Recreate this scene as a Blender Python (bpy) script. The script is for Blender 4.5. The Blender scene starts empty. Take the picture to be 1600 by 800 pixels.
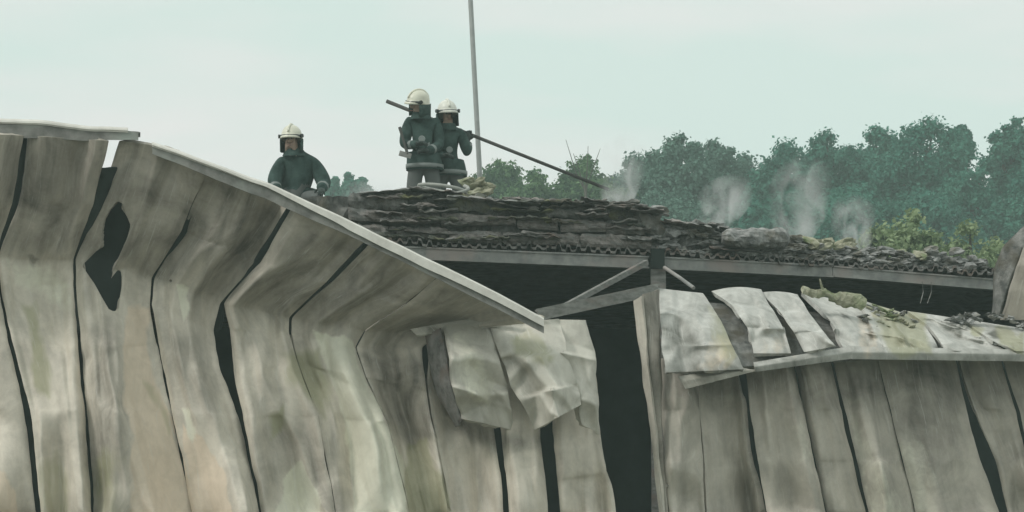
import bpy, bmesh, math, random
import numpy as np
from mathutils import Vector, Matrix

# ------------------------------------------------------------------ camera, sky, sun, exposure
S = bpy.context.scene
COL = S.collection
CAM = np.array([0.0, -28.0, 1.7]); PITCH = math.radians(7.0); LENS = 100.8
cam = bpy.data.cameras.new('camera'); cam.lens = LENS; cam.sensor_width = 36; cam.clip_end = 3000
camo = bpy.data.objects.new('camera', cam); COL.objects.link(camo)
camo.location = CAM; camo.rotation_euler = (math.radians(90) + PITCH, 0, 0)
S.camera = camo

SUN_EL, SUN_AZ = math.radians(44), math.radians(-118)      # azimuth from +Y towards +X: front left, behind the camera
SKY_STRENGTH = 0.1
OVERCAST = (8.7, 9.0, 8.75, 1)
w = bpy.data.worlds.new('World'); S.world = w; w.use_nodes = True
nt = w.node_tree; nt.nodes.clear()
wo = nt.nodes.new('ShaderNodeOutputWorld'); bg = nt.nodes.new('ShaderNodeBackground')
sk = nt.nodes.new('ShaderNodeTexSky'); sk.sky_type = 'NISHITA'; sk.sun_disc = False
sk.sun_elevation = SUN_EL; sk.sun_rotation = SUN_AZ
tc = nt.nodes.new('ShaderNodeTexCoord'); nz = nt.nodes.new('ShaderNodeTexNoise')
mp = nt.nodes.new('ShaderNodeMapping'); mp.inputs['Scale'].default_value = (1.2, 1.2, 5.0); mp.inputs['Location'].default_value = (.35, 0, .1)
nz.inputs['Scale'].default_value = 4.0; nz.inputs['Detail'].default_value = 4.0
cr = nt.nodes.new('ShaderNodeValToRGB')
cr.color_ramp.elements[0].position = .40; cr.color_ramp.elements[0].color = (.86, .97, .935, 1)
cr.color_ramp.elements[1].position = .62; cr.color_ramp.elements[1].color = (1.05, 1.0, 1.0, 1)
mul = nt.nodes.new('ShaderNodeMix'); mul.data_type = 'RGBA'; mul.blend_type = 'MULTIPLY'; mul.inputs['Factor'].default_value = 1
mul.inputs['A'].default_value = OVERCAST
mix = nt.nodes.new('ShaderNodeMix'); mix.data_type = 'RGBA'; mix.inputs['Factor'].default_value = .94
L = nt.links.new
L(tc.outputs['Generated'], mp.inputs[0]); L(mp.outputs[0], nz.inputs['Vector']); L(nz.outputs[0], cr.inputs[0]); L(cr.outputs[0], mul.inputs['B'])
L(sk.outputs[0], mix.inputs['A']); L(mul.outputs['Result'], mix.inputs['B']); L(mix.outputs['Result'], bg.inputs[0]); L(bg.outputs[0], wo.inputs[0])
bg.inputs[1].default_value = SKY_STRENGTH

sun = bpy.data.lights.new('sun', 'SUN'); sun.energy = 1.5; sun.angle = math.radians(14); sun.color = (1, .97, .92)
suno = bpy.data.objects.new('sun', sun); COL.objects.link(suno)
sd = Vector((math.sin(SUN_AZ) * math.cos(SUN_EL), math.cos(SUN_AZ) * math.cos(SUN_EL), math.sin(SUN_EL)))
suno.rotation_euler = sd.to_track_quat('Z', 'Y').to_euler(); suno.location = sd * 50 + Vector((0, 0, 10))

S.view_settings.view_transform = 'Standard'; S.view_settings.look = 'None'
S.view_settings.exposure = 0; S.view_settings.gamma = 1; S.view_settings.use_curve_mapping = False
S.render.engine = 'CYCLES'
S.cycles.use_denoising = True; S.cycles.max_bounces = 6; S.cycles.volume_bounces = 1
S.cycles.diffuse_bounces = 3; S.cycles.glossy_bounces = 2

# ------------------------------------------------------------------ helpers
FPX = LENS / 36 * 1600
SP, CP = math.sin(PITCH), math.cos(PITCH)
rng = np.random.default_rng(7); random.seed(7)

def at(px, py, Y):
    """photograph pixel -> world point on the plane y = Y (works on arrays)"""
    px, py, Y = np.asarray(px, float), np.asarray(py, float), np.asarray(Y, float)
    a = (px - 800) / FPX; b = (400 - py) / FPX
    dy = CP - b * SP; dz = SP + b * CP
    s = (Y - CAM[1]) / dy
    return np.stack([CAM[0] + a * s, np.broadcast_to(Y, s.shape) * 1.0, CAM[2] + dz * s], -1)

def hashn(i, j, k, seed):
    h = (i * 374761393 + j * 668265263 + k * 2147483647 + seed * 974634777) & 0xFFFFFFFF
    h = ((h ^ (h >> 13)) * 1274126177) & 0xFFFFFFFF
    h = ((h ^ (h >> 16)) * 2246822519) & 0xFFFFFFFF
    return ((h ^ (h >> 15)) & 0xFFFFFF) / float(0xFFFFFF) * 2 - 1

def noise(p, seed=0):
    p = np.asarray(p, float); f = np.floor(p).astype(np.int64); t = p - f; t = t * t * t * (t * (t * 6 - 15) + 10)
    r = 0
    for a in (0, 1):
        for b in (0, 1):
            for c in (0, 1):
                wgt = (t[..., 0] if a else 1 - t[..., 0]) * (t[..., 1] if b else 1 - t[..., 1]) * (t[..., 2] if c else 1 - t[..., 2])
                r = r + wgt * hashn(f[..., 0] + a, f[..., 1] + b, f[..., 2] + c, seed)
    return r

def fbm(p, seed=0, octv=3):
    p = np.asarray(p, float); r = 0; a = 1
    for o in range(octv):
        r = r + a * noise(p * 2 ** o, seed + o); a *= .5
    return r

def smooth01(x): x = np.clip(x, 0, 1); return x * x * (3 - 2 * x)

def sdf(poly, x, y):
    """signed distance to a polygon in pixels, negative inside; and the nearest boundary point"""
    poly = np.asarray(poly, float); n = len(poly)
    best = np.full(x.shape, 1e18); bx = x.copy(); by = y.copy(); inside = np.zeros(x.shape, bool)
    for i in range(n):
        ax, ay = poly[i]; cx, cy = poly[(i + 1) % n]
        ex, ey = cx - ax, cy - ay
        t = np.clip(((x - ax) * ex + (y - ay) * ey) / (ex * ex + ey * ey + 1e-9), 0, 1)
        qx, qy = ax + t * ex, ay + t * ey
        d = (x - qx) ** 2 + (y - qy) ** 2
        m = d < best; best = np.where(m, d, best); bx = np.where(m, qx, bx); by = np.where(m, qy, by)
        cond = ((ay > y) != (cy > y)) & (x < (cx - ax) * (y - ay) / (cy - ay + 1e-12) + ax)
        inside ^= cond
    d = np.sqrt(best)
    return np.where(inside, -d, d), bx, by

def tag(o, label=None, cat=None, group=None, kind=None):
    if label: o['label'] = label
    if cat: o['category'] = cat
    if group: o['group'] = group
    if kind: o['kind'] = kind
    return o

def thing(name, label, cat, loc=(0, 0, 0), group=None, kind=None):
    o = bpy.data.objects.new(name, None); COL.objects.link(o); o.location = Vector(loc); o.empty_display_size = .2
    return tag(o, label, cat, group, kind)

def mesh_obj(name, V, F, mat, parent=None, smooth=False, uv=None, attr=None):
    me = bpy.data.meshes.new(name)
    V = np.asarray(V, float)
    if parent is not None:
        V = V - np.array(parent_origin(parent))
    me.from_pydata(V.tolist(), [], [tuple(int(i) for i in f) for f in F])
    if mat: me.materials.append(mat)
    sm = smooth if hasattr(smooth, '__len__') else [bool(smooth)] * len(me.polygons)
    me.polygons.foreach_set('use_smooth', list(sm))
    if uv is not None:
        ul = me.uv_layers.new(name='UVMap'); li = np.zeros(len(me.loops), int); me.loops.foreach_get('vertex_index', li)
        ul.data.foreach_set('uv', np.asarray(uv, float)[li].ravel())
    for k, a in (attr or {}).items():
        at_ = me.attributes.new(k, 'FLOAT_COLOR', 'POINT'); at_.data.foreach_set('color', np.asarray(a, float).ravel())
    me.update()
    o = bpy.data.objects.new(name, me); COL.objects.link(o); o.parent = parent
    return o

def parent_origin(p):
    v = Vector((0, 0, 0))
    while p is not None:
        v = v + p.location; p = p.parent
    return v

# ------------------------------------------------------------------ materials
def mat_new(name):
    m = bpy.data.materials.new(name); m.use_nodes = True
    t = m.node_tree; t.nodes.clear()
    o = t.nodes.new('ShaderNodeOutputMaterial'); b = t.nodes.new('ShaderNodeBsdfPrincipled')
    t.links.new(b.outputs[0], o.inputs[0])
    return m, t, b

def nd(t, typ, **kw):
    n = t.nodes.new(typ)
    for k, v in kw.items():
        if k in n.inputs: n.inputs[k].default_value = v
        else: setattr(n, k, v)
    return n

def mixc(t, fac, a, b, blend='MIX'):
    m = t.nodes.new('ShaderNodeMix'); m.data_type = 'RGBA'; m.blend_type = blend
    for s, v in (('Factor', fac), ('A', a), ('B', b)):
        if isinstance(v, (int, float)): m.inputs[s].default_value = v
        elif isinstance(v, tuple): m.inputs[s].default_value = v if len(v) == 4 else v + (1,)
        else: t.links.new(v, m.inputs[s])
    return m.outputs['Result']

def mathn(t, op, a, b=None, clamp=False):
    m = t.nodes.new('ShaderNodeMath'); m.operation = op; m.use_clamp = clamp
    for i, v in enumerate((a, b)):
        if v is None: continue
        if isinstance(v, (int, float)): m.inputs[i].default_value = v
        else: t.links.new(v, m.inputs[i])
    return m.outputs[0]

def ramp(t, src, p0, p1, c0=(0, 0, 0, 1), c1=(1, 1, 1, 1)):
    r = t.nodes.new('ShaderNodeValToRGB'); e = r.color_ramp.elements
    e[0].position = p0; e[1].position = p1; e[0].color = c0; e[1].color = c1
    t.links.new(src, r.inputs[0]); return r.outputs[0]

def noise_mat(name, c0, c1, scale=6, detail=5, rough=.85, bump=.3, bscale=None, c2=None, stretch=(1, 1, 1), metal=0, spec=.3):
    m, t, b = mat_new(name)
    tcn = nd(t, 'ShaderNodeTexCoord'); mpn = nd(t, 'ShaderNodeMapping'); mpn.inputs['Scale'].default_value = stretch
    geo = t.nodes.new('ShaderNodeNewGeometry')
    t.links.new(geo.outputs['Position'], mpn.inputs[0])
    n1 = nd(t, 'ShaderNodeTexNoise', Scale=scale, Detail=detail, Roughness=.65); t.links.new(mpn.outputs[0], n1.inputs['Vector'])
    col = mixc(t, ramp(t, n1.outputs[0], .35, .68), c0, c1)
    if c2:
        n2 = nd(t, 'ShaderNodeTexNoise', Scale=scale * .37, Detail=4.0); t.links.new(mpn.outputs[0], n2.inputs['Vector'])
        col = mixc(t, ramp(t, n2.outputs[0], .5, .66), col, c2)
    t.links.new(col, b.inputs['Base Color'])
    b.inputs['Roughness'].default_value = rough; b.inputs['Metallic'].default_value = metal
    b.inputs['Specular IOR Level'].default_value = spec
    if bump:
        n3 = nd(t, 'ShaderNodeTexNoise', Scale=bscale or scale * 4, Detail=5.0, Roughness=.7); t.links.new(geo.outputs['Position'], n3.inputs['Vector'])
        bp = nd(t, 'ShaderNodeBump', Strength=bump, Distance=.02); t.links.new(n3.outputs[0], bp.inputs['Height']); t.links.new(bp.outputs[0], b.inputs['Normal'])
    return m

def panel_mat(name, clean=(.75, .69, .595), soot=(.145, .131, .11), sootiness=.01, wear=1.0, bs=1.7):
    """coated sheet: streaky smoke film, peeled paint, algae; the attribute 'stain' carries beige / olive / soot / pale patches, painted shade and facet light included"""
    m, t, b = mat_new(name)
    uv = nd(t, 'ShaderNodeUVMap'); mpn = nd(t, 'ShaderNodeMapping'); mpn.inputs['Scale'].default_value = (4.2, .8, 1)
    t.links.new(uv.outputs[0], mpn.inputs[0])
    geo = t.nodes.new('ShaderNodeNewGeometry')
    streak = nd(t, 'ShaderNodeTexNoise', Scale=1.3, Detail=6.0, Roughness=.52, Distortion=1.3); t.links.new(mpn.outputs[0], streak.inputs['Vector'])
    blot = nd(t, 'ShaderNodeTexNoise', Scale=bs, Detail=6.0, Roughness=.6, Distortion=.8); t.links.new(geo.outputs['Position'], blot.inputs['Vector'])
    blot2 = nd(t, 'ShaderNodeTexNoise', Scale=9.0, Detail=5.0, Roughness=.65, Distortion=.6); t.links.new(geo.outputs['Position'], blot2.inputs['Vector'])
    fine = nd(t, 'ShaderNodeTexNoise', Scale=38.0, Detail=4.0, Roughness=.7); t.links.new(geo.outputs['Position'], fine.inputs['Vector'])
    at_ = nd(t, 'ShaderNodeAttribute', attribute_name='stain_shade'); sep = nd(t, 'ShaderNodeSeparateColor'); t.links.new(at_.outputs['Color'], sep.inputs[0])
    f = mathn(t, 'MULTIPLY_ADD', streak.outputs[0], 1.0); t.nodes[-1].inputs[2].default_value = -.33 + sootiness
    f = mathn(t, 'ADD', f, mathn(t, 'MULTIPLY', mathn(t, 'SUBTRACT', blot.outputs[0], .5), 1.25))
    f = mathn(t, 'ADD', f, mathn(t, 'MULTIPLY', mathn(t, 'SUBTRACT', fine.outputs[0], .5), .18))
    f = mathn(t, 'ADD', f, mathn(t, 'MULTIPLY', sep.outputs[2], .75), clamp=True)  # this channel holds soot and also shade painted as dark patches
    col = mixc(t, f, clean, soot)
    # patches, their edges broken by the streak noise
    mixn = mathn(t, 'ADD', mathn(t, 'MULTIPLY', streak.outputs[0], .6), mathn(t, 'MULTIPLY', blot2.outputs[0], .4))
    def patchmix(col, ch, c, amt):
        k = mathn(t, 'ADD', ch, mathn(t, 'MULTIPLY', mathn(t, 'MULTIPLY', mathn(t, 'SUBTRACT', mixn, .5), 1.2), .8))
        k = ramp(t, k, .25, .62)
        k = mathn(t, 'MULTIPLY', k, mathn(t, 'MULTIPLY', mathn(t, 'GREATER_THAN', ch, .02), amt))
        return mixc(t, k, col, c)
    col = patchmix(col, sep.outputs[0], (.75, .63, .50), .88)
    col = patchmix(col, sep.outputs[1], (.34, .335, .19), .62)
    col = patchmix(col, at_.outputs['Alpha'], (.79, .775, .645), .85)
    col = mixc(t, 1.0, col, ramp(t, mathn(t, 'ADD', mathn(t, 'MULTIPLY', streak.outputs[0], .5), mathn(t, 'MULTIPLY', blot2.outputs[0], .5)), .3, .7, (.80, .79, .77, 1), (1.08, 1.08, 1.08, 1)), 'MULTIPLY')
    # light scratches and scuffs
    mp2 = nd(t, 'ShaderNodeMapping'); mp2.inputs['Scale'].default_value = (26, 1.6, 1); t.links.new(uv.outputs[0], mp2.inputs[0])
    scr = nd(t, 'ShaderNodeTexNoise', Scale=1.5, Detail=3.0, Distortion=1.2); t.links.new(mp2.outputs[0], scr.inputs['Vector'])
    col = mixc(t, mathn(t, 'MULTIPLY', ramp(t, scr.outputs[0], .62, .72), .35 * wear), col, (.66, .65, .60))
    t.links.new(col, b.inputs['Base Color'])
    b.inputs['Roughness'].default_value = .62; b.inputs['Specular IOR Level'].default_value = .25
    bp = nd(t, 'ShaderNodeBump', Strength=.35, Distance=.02)
    hh = mathn(t, 'ADD', mathn(t, 'MULTIPLY', streak.outputs[0], .8), mathn(t, 'MULTIPLY', fine.outputs[0], .2))
    t.links.new(hh, bp.inputs['Height']); t.links.new(bp.outputs[0], b.inputs['Normal'])
    return m

M = {}
M['panel'] = panel_mat('coated_panel')
M['panel_dirty'] = panel_mat('sooty_panel', clean=(.62, .575, .50), soot=(.115, .104, .09), sootiness=.07)
M['flap'] = panel_mat('crumpled_sheet', clean=(.66, .635, .565), soot=(.20, .19, .16), sootiness=.03, wear=1.4)
M['fold'] = panel_mat('weathered_sheet', clean=(.66, .655, .62), soot=(.16, .16, .14), sootiness=.12, wear=1.3, bs=5.0)
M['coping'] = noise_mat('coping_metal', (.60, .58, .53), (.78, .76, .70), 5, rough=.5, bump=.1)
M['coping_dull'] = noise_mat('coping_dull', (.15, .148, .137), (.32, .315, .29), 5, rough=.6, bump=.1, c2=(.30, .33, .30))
M['steel'] = noise_mat('burnt_steel', (.13, .13, .12), (.32, .32, .30), 7, rough=.7, bump=.15, c2=(.24, .20, .18), stretch=(1, 1, 3))
M['steel_light'] = noise_mat('scaled_steel', (.19, .195, .19), (.36, .36, .34), 7, rough=.7, bump=.15, c2=(.33, .29, .27))
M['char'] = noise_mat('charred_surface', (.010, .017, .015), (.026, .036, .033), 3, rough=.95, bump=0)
M['rot'] = noise_mat('charred_roofing', (.085, .088, .083), (.29, .285, .268), 9, rough=.95, bump=.6, c2=(.10, .09, .07))
M['board'] = noise_mat('insulation', (.13, .117, .108), (.34, .31, .29), 14, rough=.95, bump=.5, c2=(.20, .20, .19), stretch=(1, 1, 2.5))
M['membrane'] = noise_mat('membrane', (.07, .075, .065), (.22, .22, .19), 8, rough=.9, bump=.4, c2=(.17, .17, .09))
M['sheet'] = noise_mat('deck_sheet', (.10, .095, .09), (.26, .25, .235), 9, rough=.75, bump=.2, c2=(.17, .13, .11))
M['rubble'] = noise_mat('rubble', (.13, .133, .13), (.44, .44, .425), 12, rough=.95, bump=.5, c2=(.16, .15, .12))
M['moss'] = noise_mat('dirty_wool', (.20, .20, .13), (.48, .47, .36), 10, rough=.95, bump=.5, c2=(.18, .22, .11))
M['ground'] = noise_mat('gravel_ground', (.11, .105, .09), (.22, .21, .18), .8, rough=.95, bump=.4, bscale=30, c2=(.10, .13, .06))

# ------------------------------------------------------------------ warped sheets
def spline(Ps, n, tension=.28):
    """smooth curves through control rows; all curves in Ps share the knots (mean chord length)"""
    Ps = [np.asarray(P, float) for P in Ps]
    ch = np.mean([np.linalg.norm(np.diff(P[:, :2], axis=0), axis=1) for P in Ps], axis=0) + 1e-6
    T = np.concatenate([[0], np.cumsum(ch)]); s = np.linspace(0, T[-1], n)
    k = np.clip(np.searchsorted(T, s, side='right') - 1, 0, len(T) - 2); h = (T[k + 1] - T[k])[:, None]; t = ((s - T[k])[:, None]) / h
    out = []
    for P in Ps:
        d = np.diff(P, axis=0) / ch[:, None]; m = np.empty_like(P); m[0] = d[0]; m[-1] = d[-1]
        w0 = ch[1:, None]; w1 = ch[:-1, None]
        m[1:-1] = (d[:-1] * w0 + d[1:] * w1) / (w0 + w1) * tension
        out.append((2 * t ** 3 - 3 * t ** 2 + 1) * P[k] + (t ** 3 - 2 * t ** 2 + t) * h * m[k] + (-2 * t ** 3 + 3 * t ** 2) * P[k + 1] + (t ** 3 - t ** 2) * h * m[k + 1])
    return out

STAINS_SHADE = []        # (polygon in photograph pixels, channel 0 beige 1 olive 2 soot and painted shade 3 pale and painted facet light, soft px, strength)

def solid(name, mat, parent, X, Yp, D, thick=.06, hole=None, uvoff=0.0, stain_shade=True, wr=0, seed=0, extra=None):
    """a plate with thickness from a grid of pixel positions X, Yp and depths D"""
    nv, nu = X.shape
    W0 = at(X, Yp, D)
    drop = np.zeros(X.shape, bool); snap = np.zeros(X.shape, bool)
    if hole is not None:
        cell = max(np.median(np.abs(np.diff(X, axis=1))), np.median(np.abs(np.diff(Yp, axis=0))))
        for h in hole:
            d, bx, by = sdf(h, X, Yp); m = (d <= 0) & (d > -cell * 1.6)
            X = np.where(m, bx, X); Yp = np.where(m, by, Yp); inner = (d <= -cell * 1.6); snapped = m
            drop = drop | inner; snap = snap | snapped
    W = at(X, Yp, D)
    du = np.gradient(W0, axis=1); dv = np.gradient(W0, axis=0)
    N = np.cross(du, dv); N /= np.linalg.norm(N, axis=-1, keepdims=True) + 1e-12
    N = np.where(((W0 - CAM) * N).sum(-1, keepdims=True) > 0, -N, N)
    # texture coordinates in metres along the sheet
    su = np.concatenate([np.zeros((nv, 1)), np.cumsum(np.linalg.norm(np.diff(W0, axis=1), axis=-1), 1)], 1)
    sv = np.concatenate([np.zeros((1, nu)), np.cumsum(np.linalg.norm(np.diff(W0, axis=0), axis=-1), 0)], 0)
    UV = np.stack([su + uvoff, sv + uvoff * .37], -1).reshape(-1, 2)
    st = np.zeros(X.shape + (4,))
    if stain_shade:
        jx = X + 7 * fbm(np.stack([X / 30, Yp / 60, np.zeros_like(X) + 3], -1), 11); jy = Yp + 9 * fbm(np.stack([X / 30, Yp / 60, np.zeros_like(X) + 9], -1), 12)
        for poly, ch, soft, amt in STAINS_SHADE:
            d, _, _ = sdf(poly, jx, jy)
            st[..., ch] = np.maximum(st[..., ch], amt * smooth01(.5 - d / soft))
    if extra is not None: st = np.maximum(st, extra)
    st = np.clip(st, 0, 1)
    idx = np.arange(nv * nu).reshape(nv, nu)
    q = np.stack([idx[:-1, :-1], idx[1:, :-1], idx[1:, 1:], idx[:-1, 1:]], -1).reshape(-1, 4)
    keep = np.ones(len(q), bool)
    if hole is not None:
        keep = ~(drop.ravel()[q].any(1) | snap.ravel()[q].all(1))
    q = q[keep]
    n0 = nv * nu
    Wf = W.reshape(-1, 3); Wb = (W - N * thick).reshape(-1, 3)
    V = [Wf, Wb]; F = [q, q[:, ::-1] + n0]
    ed = {}
    for f in q:
        for a, b in zip(f, np.roll(f, -1)):
            k = (b, a)
            if k in ed: del ed[k]
            else: ed[(a, b)] = 1
    E = np.array(list(ed.keys()))
    ne = len(E)
    rim = np.concatenate([Wf[E[:, 0]], Wf[E[:, 1]], Wb[E[:, 1]], Wb[E[:, 0]]])
    b0 = 2 * n0; r = np.arange(ne)
    F.append(np.stack([b0 + r + ne, b0 + r, b0 + r + 3 * ne, b0 + r + 2 * ne], -1))
    V = np.concatenate([Wf, Wb, rim]); Fa = np.concatenate(F)
    sm = np.concatenate([np.ones(2 * len(q), bool), np.zeros(ne, bool)])
    er = np.concatenate([E[:, 0], E[:, 1], E[:, 1], E[:, 0]])
    UVa = np.concatenate([UV, UV, UV[er]]); s2 = st.reshape(-1, 4); STa = np.concatenate([s2, s2, s2[er]])
    # drop unused vertices
    used = np.zeros(len(V), bool); used[Fa.ravel()] = True; remap = np.cumsum(used) - 1
    return mesh_obj(name, V[used], remap[Fa], mat, parent, sm.tolist(), UVa[used], {'stain_shade': STa[used]})

def wrinkle(X, Yp, amp, seed, su=60., sv=150.):
    """dents and sharp ridged creases, in metres"""
    z = np.zeros_like(X) + seed * 3.7
    p = np.stack([X / su, Yp / sv, z], -1)
    lo = noise(p * .8, seed) + .4 * noise(p * 1.9, seed + 1)
    rg = 1 - np.abs(noise(np.stack([X / su + .35 * noise(p * .7, seed + 5), Yp / (sv * 1.2), z], -1) * 1.3, seed + 2)) * 2
    rg2 = 1 - np.abs(noise(np.stack([X / su * 1.7 - Yp / sv * .9, Yp / sv * 1.5 + X / su * .6, z], -1), seed + 3)) * 2
    return amp * (.65 * lo + .35 * rg + .30 * rg2)

def crumple(U, V, slope, seed, n=9, scale=26., along=False):
    """single sharp creases along random lines, each with a local influence; U, V in pixels of the sheet"""
    g = np.random.default_rng(seed * 77 + 5); W, H = U.max(), V.max(); out = 0
    z = np.zeros_like(U) + seed
    U2 = U + 5 * noise(np.stack([U / 60, V / 60, z], -1), seed + 40); V2 = V + 5 * noise(np.stack([U / 60, V / 60, z], -1), seed + 41)
    for i in range(n):
        if along:
            v0 = g.uniform(-.2, .8) * H; a = np.array([g.uniform(0, 1) * W, v0]); b = np.array([a[0] + g.normal() * .35 * W, v0 + g.uniform(.25, .6) * H])
        else:
            a = np.array([g.uniform(0, W), g.uniform(0, H)]); th = g.uniform(0, math.pi); ln = g.uniform(.5, 1.2) * max(W, H) * .6; b = a + ln * np.array([math.cos(th), math.sin(th)])
        e = b - a; L_ = np.linalg.norm(e); e = e / L_
        t = (U2 - a[0]) * e[0] + (V2 - a[1]) * e[1]; d = (U2 - a[0]) * -e[1] + (V2 - a[1]) * e[0]
        fade = smooth01(1 + t / (L_ * .25)) * smooth01(1 + (L_ - t) / (L_ * .25))
        sc = scale * g.uniform(.6, 1.6); hgt = sc * (1 - np.tanh(np.sqrt(d * d + 1.0) / sc))
        out = out + hgt * fade * g.choice([-1, 1]) * g.uniform(.5, 1.2)
    return out * slope / 160.

def seam_sheet(name, mat, parent, left, right, nu, nv, thick=.06, gapl=None, gapr=None, bulge=.03, amp=.035, seed=1, hole=None, roll=.03, topbow=0, su=60., sv=150., extra=None, frame=1.0, crump=0.0, cscale=24., ncr=10, folds=0.0, fscale=20.):
    """left / right: control rows of (px, py, Y), equal in number"""
    Lc = np.array(left, float); Rc = np.array(right, float)
    if gapl is not None: Lc[:, 0] += np.array(gapl) * .5
    if gapr is not None: Rc[:, 0] -= np.array(gapr) * .5
    A, B = spline([Lc, Rc], nv)
    u = np.linspace(0, 1, nu)[None, :, None]
    G = A[:, None] * (1 - u) + B[:, None] * u
    X, Yp, D = G[..., 0], G[..., 1], G[..., 2]
    uu = np.linspace(0, 1, nu)[None, :] + np.zeros((nv, 1)); vv = np.linspace(0, 1, nv)[:, None] + np.zeros((1, nu))
    if topbow: Yp = Yp + topbow * np.sin(math.pi * uu) * np.clip(1 - vv * 8, 0, 1)
    edge = np.minimum(1, np.minimum(uu, 1 - uu) * 6)
    D = D - bulge * np.sin(math.pi * uu) ** .8 + roll * (np.abs(2 * uu - 1) ** 9)
    D = D + wrinkle(X, Yp, amp, seed, su, sv) * (.35 + .65 * edge)
    Wp = float(np.mean(np.hypot(X[:, -1] - X[:, 0], Yp[:, -1] - Yp[:, 0]))); Hp = float(np.sum(np.hypot(np.diff(X[:, nu // 2]), np.diff(Yp[:, nu // 2]))))
    if crump: D = D + crumple(uu * Wp, vv * Hp, crump, seed, ncr, cscale)
    if folds: D = D + crumple(uu * Wp, vv * Hp, folds, seed + 300, 10, fscale, True) * (.4 + .6 * edge)
    if folds: D = D + crumple(uu * Wp, vv * Hp, folds * .8, seed + 500, 6, fscale * 2.2, True) * (.3 + .7 * edge)
    # ragged silhouettes
    X = X + (noise(np.stack([Yp / 40, uu * 3, uu * 0 + seed], -1), 31) * 1.2 + noise(np.stack([Yp / 14, uu * 3, uu * 0 + seed], -1), 32) * .5) * frame
    return solid(name, mat, parent, X, Yp, D, thick, hole, uvoff=seed * 1.71, seed=seed, extra=extra)

def box(c, d, noise_amp=0):
    x, y, z = c; a, b, e = d[0] / 2, d[1] / 2, d[2] / 2
    V = [(x + i * a, y + j * b, z + k * e) for i in (-1, 1) for j in (-1, 1) for k in (-1, 1)]
    F = [(0, 1, 3, 2), (4, 6, 7, 5), (0, 4, 5, 1), (2, 3, 7, 6), (0, 2, 6, 4), (1, 5, 7, 3)]
    return V, F

def bar(a, b, wx, wz, up=(0, 0, 1)):
    """rectangular bar between two points; wx across, wz along 'up'"""
    a, b = Vector(a), Vector(b); d = (b - a).normalized(); s = d.cross(Vector(up)).normalized(); u = s.cross(d).normalized()
    V = []
    for p in (a, b):
        for i, j in ((-1, -1), (1, -1), (1, 1), (-1, 1)): V.append(p + s * (i * wx / 2) + u * (j * wz / 2))
    F = [(0, 1, 2, 3), (7, 6, 5, 4), (0, 4, 5, 1), (1, 5, 6, 2), (2, 6, 7, 3), (3, 7, 4, 0)]
    return [tuple(v) for v in V], F

def join(*parts):
    V, F = [], []
    for v, f in parts:
        o = len(V); V += [tuple(x) for x in v]; F += [tuple(i + o for i in q) for q in f]
    return V, F

def tube(pts, rad, n=10, cap=True):
    P = [Vector(p) for p in pts]; k = len(P); R = rad if hasattr(rad, '__len__') else [rad] * k
    V, F = [], []; ref = Vector((0.13, 0.27, .95)).normalized()
    for i, p in enumerate(P):
        d = (P[min(i + 1, k - 1)] - P[max(i - 1, 0)]).normalized()
        if abs(d.dot(ref)) > .95: ref2 = Vector((1, 0, 0))
        else: ref2 = ref
        s = d.cross(ref2).normalized(); u = s.cross(d).normalized()
        for j in range(n):
            a = 2 * math.pi * j / n; V.append(tuple(p + (s * math.cos(a) + u * math.sin(a)) * R[i]))
    for i in range(k - 1):
        for j in range(n): F.append((i * n + j, i * n + (j + 1) % n, (i + 1) * n + (j + 1) % n, (i + 1) * n + j))
    if cap:
        F.append(tuple(range(n - 1, -1, -1))); F.append(tuple((k - 1) * n + j for j in range(n)))
    return V, F

def v3(px, py, Y): return tuple(float(q) for q in at(px, py, Y))

# ------------------------------------------------------------------ ground and building shell
def ground():
    n = 40; xs = np.linspace(-600, 600, n); ys = np.linspace(-200, 1500, n)
    V = [(x, y, 0) for y in ys for x in xs]
    F = [(j * n + i, j * n + i + 1, (j + 1) * n + i + 1, (j + 1) * n + i) for j in range(n - 1) for i in range(n - 1)]
    tag(mesh_obj('ground', V, F, M['ground']), kind='structure')
ground()

def Yedge(px): return 2.0 + (np.asarray(px, float) - 640) / 910 * 2.5
def Yleft(px): return -.6 + np.asarray(px, float) * .00115
def Yright(px): return .55 + (np.asarray(px, float) - 1000) * .0022
ZR = v3(640, 300, 2.0)[2]

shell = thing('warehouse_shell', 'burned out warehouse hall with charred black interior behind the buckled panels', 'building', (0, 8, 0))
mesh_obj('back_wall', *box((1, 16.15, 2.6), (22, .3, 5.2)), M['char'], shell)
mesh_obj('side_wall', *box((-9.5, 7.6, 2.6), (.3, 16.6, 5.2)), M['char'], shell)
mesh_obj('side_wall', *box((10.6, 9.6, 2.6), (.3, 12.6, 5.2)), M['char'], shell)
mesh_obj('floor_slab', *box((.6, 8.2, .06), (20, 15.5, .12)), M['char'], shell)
mesh_obj('partition', *box((1.2, 6.0, 2.5), (16, .2, 5.0)), M['char'], shell)

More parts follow.
